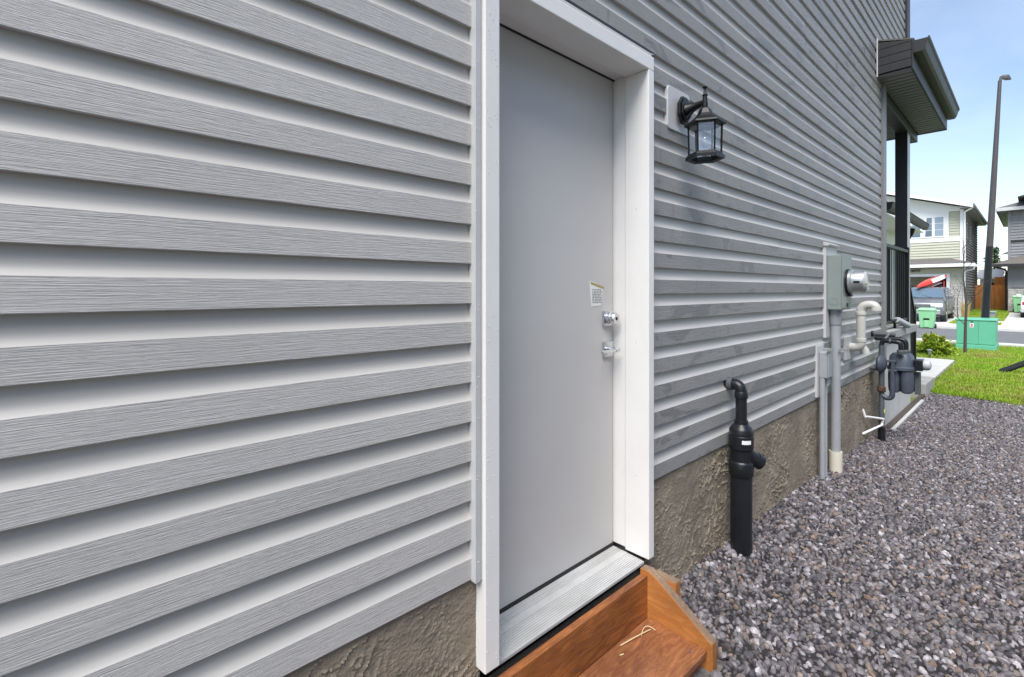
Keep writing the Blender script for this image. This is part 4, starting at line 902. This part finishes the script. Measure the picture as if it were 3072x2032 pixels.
sk = MB().prism([(41.2, .62, 2.93), (41.2, -9, 2.93), (42.0, -9, 3.6), (42.0, -1.0, 3.6)], (0, 0, .04)).prism([(41.2, .62, 2.93), (42.0, -1.0, 3.6), (44, -.05, 2.93)], (0, 0, .04)).build('garage_roof', 'shingle', gh); WORLD[sk.name] = Vector((0, 0, 0))
MB().box(41.12, 41.2, -9, .62, 2.80, 2.96).build('gutter', 'trim_dark', sk)
MB().tube([(41.3, .5, 2.8), (41.6, .1, 2.65), (41.9, .04, 2.55), (41.9, .04, .2)], .05, 8).build('downspout', 'black_metal', gh)
rs = random.Random(5); z = .12
while z < 1.5:
    y = -.03; h_ = rs.uniform(.1, .16)
    while y > -1.3:
        w_ = rs.uniform(.18, .4); MB().box(41.90 - rs.uniform(0, .03), 42.0, y - w_ + .006, y - .006, z + .006, min(1.5, z + h_) - .006).build('stone', 'stone_white', gh, .008); y -= w_
    z += h_
gd = MB().box(41.93, 41.975, -6.3, -1.45, .12, 2.35).build('garage_door', 'white_paint', gh); WORLD[gd.name] = Vector((0, 0, 0))
for k in range(4):
    for j in range(4): MB().box(41.915, 41.9295, -6.2 + j * 1.2, -5.1 + j * 1.2, .2 + k * .54, .66 + k * .54).build('panel', 'white_paint', gd, .01)
fh = thing('far_house', 'small pale house with dark roof far behind the fence', 'house', (75, -1, 0))
MB().box(74, 84, -6, .6, 0, 5.2).build('wall', 'white_paint', fh); MB().prism([(73.4, 1.2, 5.2), (73.4, -6.4, 5.2), (78, -4, 7.2), (78, -2, 7.2)], (0, 0, .1)).build('roof', 'shingle', fh)
MB().box(73.9, 73.999, -.6, .2, 3.6, 4.6).build('window', 'glass_window', fh)
sd = thing('garden_shed', 'white garden shed with pale roof peeking over the fence', 'shed', (50, .9, .1))
MB().box(49.5, 52, .55, 1.6, .1, 2.2).build('wall', 'white_paint', sd); MB().prism([(49.2, .4, 2.2), (49.2, 1.75, 2.2), (50.8, 1.75, 2.9), (50.8, .4, 2.9)], (0, 0, .06)).build('roof', 'conduit_grey', sd); MB().box(49.46, 49.498, .75, 1.05, 1.5, 1.95).build('window', 'black_metal', sd)

# fences
def fence(name, x, y0, y1, z0, z1, label):
    f_ = thing(name, label, 'fence', (x, (y0 + y1) / 2, z0)); y = y0
    while y < y1 - .02:
        MB().box(x, x + .02, y, min(y + .138, y1), z0, z1 + random.uniform(-.012, .012)).build('plank', 'fence_wood', f_); y += .142
    MB().box(x + .0205, x + .06, y0, y1, z0 + .3, z0 + .39).box(x + .0205, x + .06, y0, y1, z1 - .35, z1 - .26).build('rail', 'fence_wood', f_)
fence('wooden_fence', 44.0, -.0, 1.56, .07, 1.74, 'orange brown wooden plank fence between the two houses')
fence('wooden_fence', 46.5, -.0, .75, .1, 2.3, 'taller reddish wooden fence section behind the front fence')

# tree behind the fence
bt = thing('leafy_tree', 'light green leafy tree rising behind the wooden fence', 'tree', (53, 1.0, .1))
MB().tube([(53, 1.0, 0), (53, .98, 1.6), (52.95, 1.0, 3.2), (53, 1.02, 4.4)], [.1, .08, .05, .015], 8).build('trunk', 'bark', bt)
rs = random.Random(31); m = MB(); cl = []
for i in range(46):
    h_ = rs.uniform(0, 1); rad = .75 * (1 - h_) ** .6 + .08; a = rs.uniform(0, 6.28); q = rs.uniform(.3, 1)
    cl.append((Vector((53 + math.cos(a) * rad * q, 1.0 + math.sin(a) * rad * q, 1.3 + 3.3 * h_)), rs.uniform(.14, .3)))
br = MB()
for c_, r_ in cl:
    br.tube([(53, 1.0, max(.9, c_.z - .5)), c_], [.02, .006], 5)
    leaf_cloud(m, 75, lambda q_: (c_ + Vector((q_.gauss(0, .5), q_.gauss(0, .5), q_.gauss(0, .45))) * r_, Vector((q_.uniform(-1, 1), q_.uniform(-1, 1), q_.uniform(-.6, .4)))), .12, rs)
m.build('crown', 'leaf_dark', bt, recalc=False); br.build('limbs', 'bark', bt)

# ornamental grass, tub, bare shrub
og = thing('ornamental_grass', 'clump of tall dry yellow grass beside the olive house', 'plant', (34.0, 1.30, 0)); rs = random.Random(77); m = MB()
for i in range(160):
    a = rs.uniform(0, 6.28); r0 = rs.uniform(0, .12); h_ = rs.uniform(.5, .98); dx, dy = math.cos(a) * .14 * h_, math.sin(a) * .14 * h_; bx, by = 34 + r0 * math.cos(a), 1.30 + r0 * math.sin(a)
    m.add([(bx, by - .008, -.14), (bx, by + .008, -.14), (bx + dx * .5, by + dy * .5 + .006, h_ * .6), (bx + dx * .5, by + dy * .5 - .006, h_ * .6), (bx + dx, by + dy, h_)], [(0, 1, 2, 3), (3, 2, 4)])
m.build('blades', 'dry_grass', og, recalc=False)
bs = thing('bare_shrub', 'leafless thin shrub in front of the white stone pier', 'shrub', (34.6, 1.62, -.1)); rs = random.Random(15); m = MB(); m.tube([(34.6, 1.62, -.15), (34.6, 1.66, .6)], [.022, .018], 6).build('trunk', 'bark', bs)
m = MB(); twig(m, (34.6, 1.66, .6), (0, .1, 1), 1.2, .015, rs, 2); m.build('crown', 'bark', bs)
tg = thing('grey_tub', 'grey plastic storage tub on the lawn behind the lamp post', 'tub', (35.5, .49, -.08))
loft(MB(), [[(35.5 + .28 * x_, .49 + .2 * y_, z_) for x_, y_ in ((-1, -1), (1, -1), (1, 1), (-1, 1))] for z_ in (-.1, )] + [[(35.5 + .32 * x_, .49 + .24 * y_, .24) for x_, y_ in ((-1, -1), (1, -1), (1, 1), (-1, 1))]]).build('tub', 'tub_grey', tg, .02)
MB().box(35.14, 35.86, .22, .76, .2405, .30).build('lid', 'tub_grey', tg, .015)
rk = MB(); 
rk.lathe([(.02, .16), (.35, .13), (.5, .06), (.55, -.1)], (31.5, .12, -.17), n=18).build('boulder', 'concrete_pale')
tag(bpy.data.objects['boulder'], 'low pale rounded boulder on the lawn behind the green cabinet', 'boulder')

# wheelie bins
def bin_(x, y, z, w, h, label):
    b = thing('wheelie_bin', label, 'bin', (x, y, z), 'green wheelie bins across the street'); hw = w / 2
    loft(MB(), [[(x + a * hw * .82, y + c_ * hw * .80, z + .02) for a, c_ in ((-1, -1), (1, -1), (1, 1), (-1, 1))], [(x + a * hw, y + c_ * hw * .97, z + h * .86) for a, c_ in ((-1, -1), (1, -1), (1, 1), (-1, 1))]]).build('body', 'bin_green', b, .025)
    loft(MB(), [[(x + a * hw * 1.08, y + c_ * hw * 1.06, z + h * .862) for a, c_ in ((-1, -1), (1, -1), (1, 1), (-1, 1))], [(x + a * hw * 1.08, y + c_ * hw * 1.06, z + h * .91) for a, c_ in ((-1, -1), (1, -1), (1, 1), (-1, 1))], [(x + a * hw * .9, y + c_ * hw * .85, z + h) for a, c_ in ((-1, -1), (1, -1), (1, 1), (-1, 1))]]).build('lid', 'bin_green', b, .02)
    MB().box(x - hw * 1.0, x - hw * .9, y - hw * .35, y + hw * .35, z + h * .42, z + h * .50).build('grip_slot', 'black_metal', b)
    MB().box(x - hw * 1.0, x - hw * .84, y - hw * .3, y + hw * .3, z + h * .06, z + h * .40).build('front_rib', 'bin_green', b, .02)
    for s_ in (-1, 1): MB().tube([(x + hw * .7, y + s_ * hw * 1.0, z + .1), (x + hw * .7, y + s_ * hw * .85, z + .1)], .1, 14).build('wheel', 'car_dark', b)
bin_(27.35, 2.03, -.24 + .0, .56, .88, 'green wheelie bin standing at the kerb in front of the parked car')
bin_(41.2, -.55, .10, .62, 1.0, 'green wheelie bin beside the dark grey house')

# ------------------------------------------------------------------ parked SUV
def car(name, label, x0, yc, z0, paint, front=True):
    c_ = thing(name, label, 'car', (x0 + 2.3, yc, z0)); hw = .92
    def ring(y_in, pts): return [(x0 + x, yc + y_in(x, z), z0 + z) for x, z in pts]
    side = [(.12, .35), (.02, .55), (.05, .78), (.18, .95), (.95, 1.08), (1.25, 1.12), (4.35, 1.14), (4.6, .95), (4.62, .5), (4.5, .35)]
    mb_ = MB(); n = len(side); secs = []
    for f_ in (-1, -.93, 0, .93, 1):
        sc_ = 1 if abs(f_) < .95 else .94
        secs.append([(x0 + 2.3 + (x - 2.3) * (1 if abs(f_) < .95 else .985), yc + f_ * hw, z0 + .35 + (z - .35) * (1 if abs(f_) < .95 else .93)) for x, z in side])
    loft(mb_, secs); mb_.build('body', paint, c_, .03)
    cab = [(1.2, 1.10), (1.95, 1.62), (2.3, 1.70), (4.1, 1.68), (4.5, 1.10)]; secs = []
    for f_, w in ((-1, 0), (1, 0)): pass
    vs_ = []
    for s_ in (-1, 1): vs_.append([(x0 + x, yc + s_ * (hw * (.93 if z < 1.3 else .76)), z0 + z) for x, z in cab])
    loft(MB(), vs_).build('cabin', paint, c_, .03)
    MB().prism([(x0 + 1.255, yc - hw * .84, z0 + 1.155), (x0 + 1.255, yc + hw * .84, z0 + 1.155), (x0 + 1.90, yc + hw * .70, z0 + 1.60), (x0 + 1.90, yc - hw * .70, z0 + 1.60)], (-.02, 0, .015)).build('windshield', 'car_glass', c_)
    for s_ in (-1, 1):
        MB().prism([(x0 + 1.55, yc + s_ * hw * .915, z0 + 1.17), (x0 + 2.1, yc + s_ * hw * .80, z0 + 1.58), (x0 + 4.0, yc + s_ * hw * .80, z0 + 1.58), (x0 + 4.3, yc + s_ * hw * .915, z0 + 1.17)], (0, s_ * .012, .004)).build('side_window', 'car_glass', c_)
        MB().box(x0 + 1.55, x0 + 1.75, min(yc + s_ * hw * 1.0, yc + s_ * hw * 1.2), max(yc + s_ * hw * 1.0, yc + s_ * hw * 1.2), z0 + 1.12, z0 + 1.28).build('mirror', paint, c_, .03)
        MB().box(x0 + .03, x0 + .22, yc + s_ * hw * .78 - .14, yc + s_ * hw * .78 + .14, z0 + .72, z0 + .90).build('headlight', 'lamp_glass' if front else 'tail_red', c_, .02)
        MB().lathe([(.06, 0), (.06, .02)], (x0 + .06, yc + s_ * hw * .62, z0 + .48), (-1, 0, 0), 12).build('fog_lamp', 'lamp_glass', c_)
        for wx in (.85, 3.7):
            w = MB().tube([(x0 + wx, yc + s_ * hw * 1.01, z0 + .34), (x0 + wx, yc + s_ * hw * .78, z0 + .34)], .34, 20).build('wheel', 'car_dark', c_); WORLD[w.name] = Vector((0, 0, 0))
            MB().tube([(x0 + wx, yc + s_ * hw * 1.02, z0 + .34), (x0 + wx, yc + s_ * hw * .9, z0 + .34)], .2, 14).build('rim', 'meter_metal', w)
        MB().tube([(x0 + 2.1, yc + s_ * .55, z0 + 1.70), (x0 + 2.2, yc + s_ * .55, z0 + 1.76), (x0 + 4.0, yc + s_ * .55, z0 + 1.76), (x0 + 4.1, yc + s_ * .55, z0 + 1.68)], .022, 6).build('roof_rail', 'black_metal', c_)
    MB().box(x0 - .005, x0 + .09, yc - .42, yc + .42, z0 + .70, z0 + .86).build('grille', 'car_dark', c_, .01)
    for k in range(4): MB().box(x0 - .02, x0 - .006, yc - .40, yc + .40, z0 + .715 + k * .036, z0 + .73 + k * .036).build('grille_bar', 'meter_metal', c_)
    MB().box(x0 - .02, x0 + .1, yc - .78, yc + .78, z0 + .40, z0 + .60).build('bumper', 'meter_metal' if front else paint, c_, .03)
    MB().box(x0 + .0, x0 + .2, yc - .6, yc + .6, z0 + .28, z0 + .39).build('air_dam', 'car_dark', c_, .02)
    for yy in (-.35, .25): MB().tube([(x0 + 1.22, yc + yy, z0 + 1.165), (x0 + 1.42, yc + yy + .42, z0 + 1.29)], .010, 5).build('wiper', 'black_metal', c_)
    return c_
car('parked_car', 'silver grey SUV parked in the driveway before the open garage', 30.3, 2.68, -.135, 'car_paint')
car('parked_car', 'white car parked at the right edge in the far driveway', 36.0, -1.55, -.09, 'car_white', False)
# red kayak tilted on the roof rack
ky = thing('kayak', 'red kayak strapped tilted on the roof of the SUV', 'kayak', (33, 2.4, 1.6))
A, B = Vector((31.9, 2.93, 1.56)), Vector((34.6, 2.15, 2.16)); ax = (B - A); side = Vector((0, 0, 1)).cross(ax).normalized(); upv = ax.cross(side).normalized() 
rings = []
for i in range(11):
    t_ = i / 10; w = .02 + .24 * math.sin(math.pi * min(1, t_ * 1.05 + .02) * .92) ** .7; h_ = w * .62; cpt = A + ax * t_
    rings.append([tuple(cpt + side * w * math.cos(a) + upv * h_ * math.sin(a)) for a in [2 * math.pi * k / 14 for k in range(14)]])
loft(MB(), rings).build('hull', 'kayak_red', ky)
q = A + ax * .62; MB().prism([tuple(q + side * .16 + upv * -.205 + ax * .12), tuple(q - side * .16 + upv * -.205 + ax * .12), tuple(q - side * .13 + upv * -.20 - ax * .22), tuple(q + side * .13 + upv * -.20 - ax * .22)], tuple(upv * -.03)).build('seat_panel', 'white_paint', ky)
m = MB(); q = A + ax * .55
m.prism([tuple(q + side * -.30 + upv * .02 - ax * .25), tuple(q + side * -.315 + upv * .02 + ax * .2), tuple(q + side * -.20 + upv * .16 + ax * .25), tuple(q + side * -.18 + upv * .16 - ax * .2)], tuple(upv * .02)).build('white_stripe', 'white_paint', ky)
for t_ in (.3, .7):
    q = A + ax * t_; MB().tube([tuple(q - side * .3 - upv * .1), tuple(q - side * .3 + Vector((0, 0, -.25 - .3 * t_)))], .02, 6).tube([tuple(q + side * .3 - upv * .1), tuple(q + side * .3 + Vector((0, 0, -.25 - .3 * t_)))], .02, 6).build('strap', 'kayak_red', ky)

S.render.engine = 'CYCLES'
S.cycles.max_bounces = 5; S.cycles.diffuse_bounces = 3; S.cycles.glossy_bounces = 3; S.cycles.transparent_max_bounces = 8
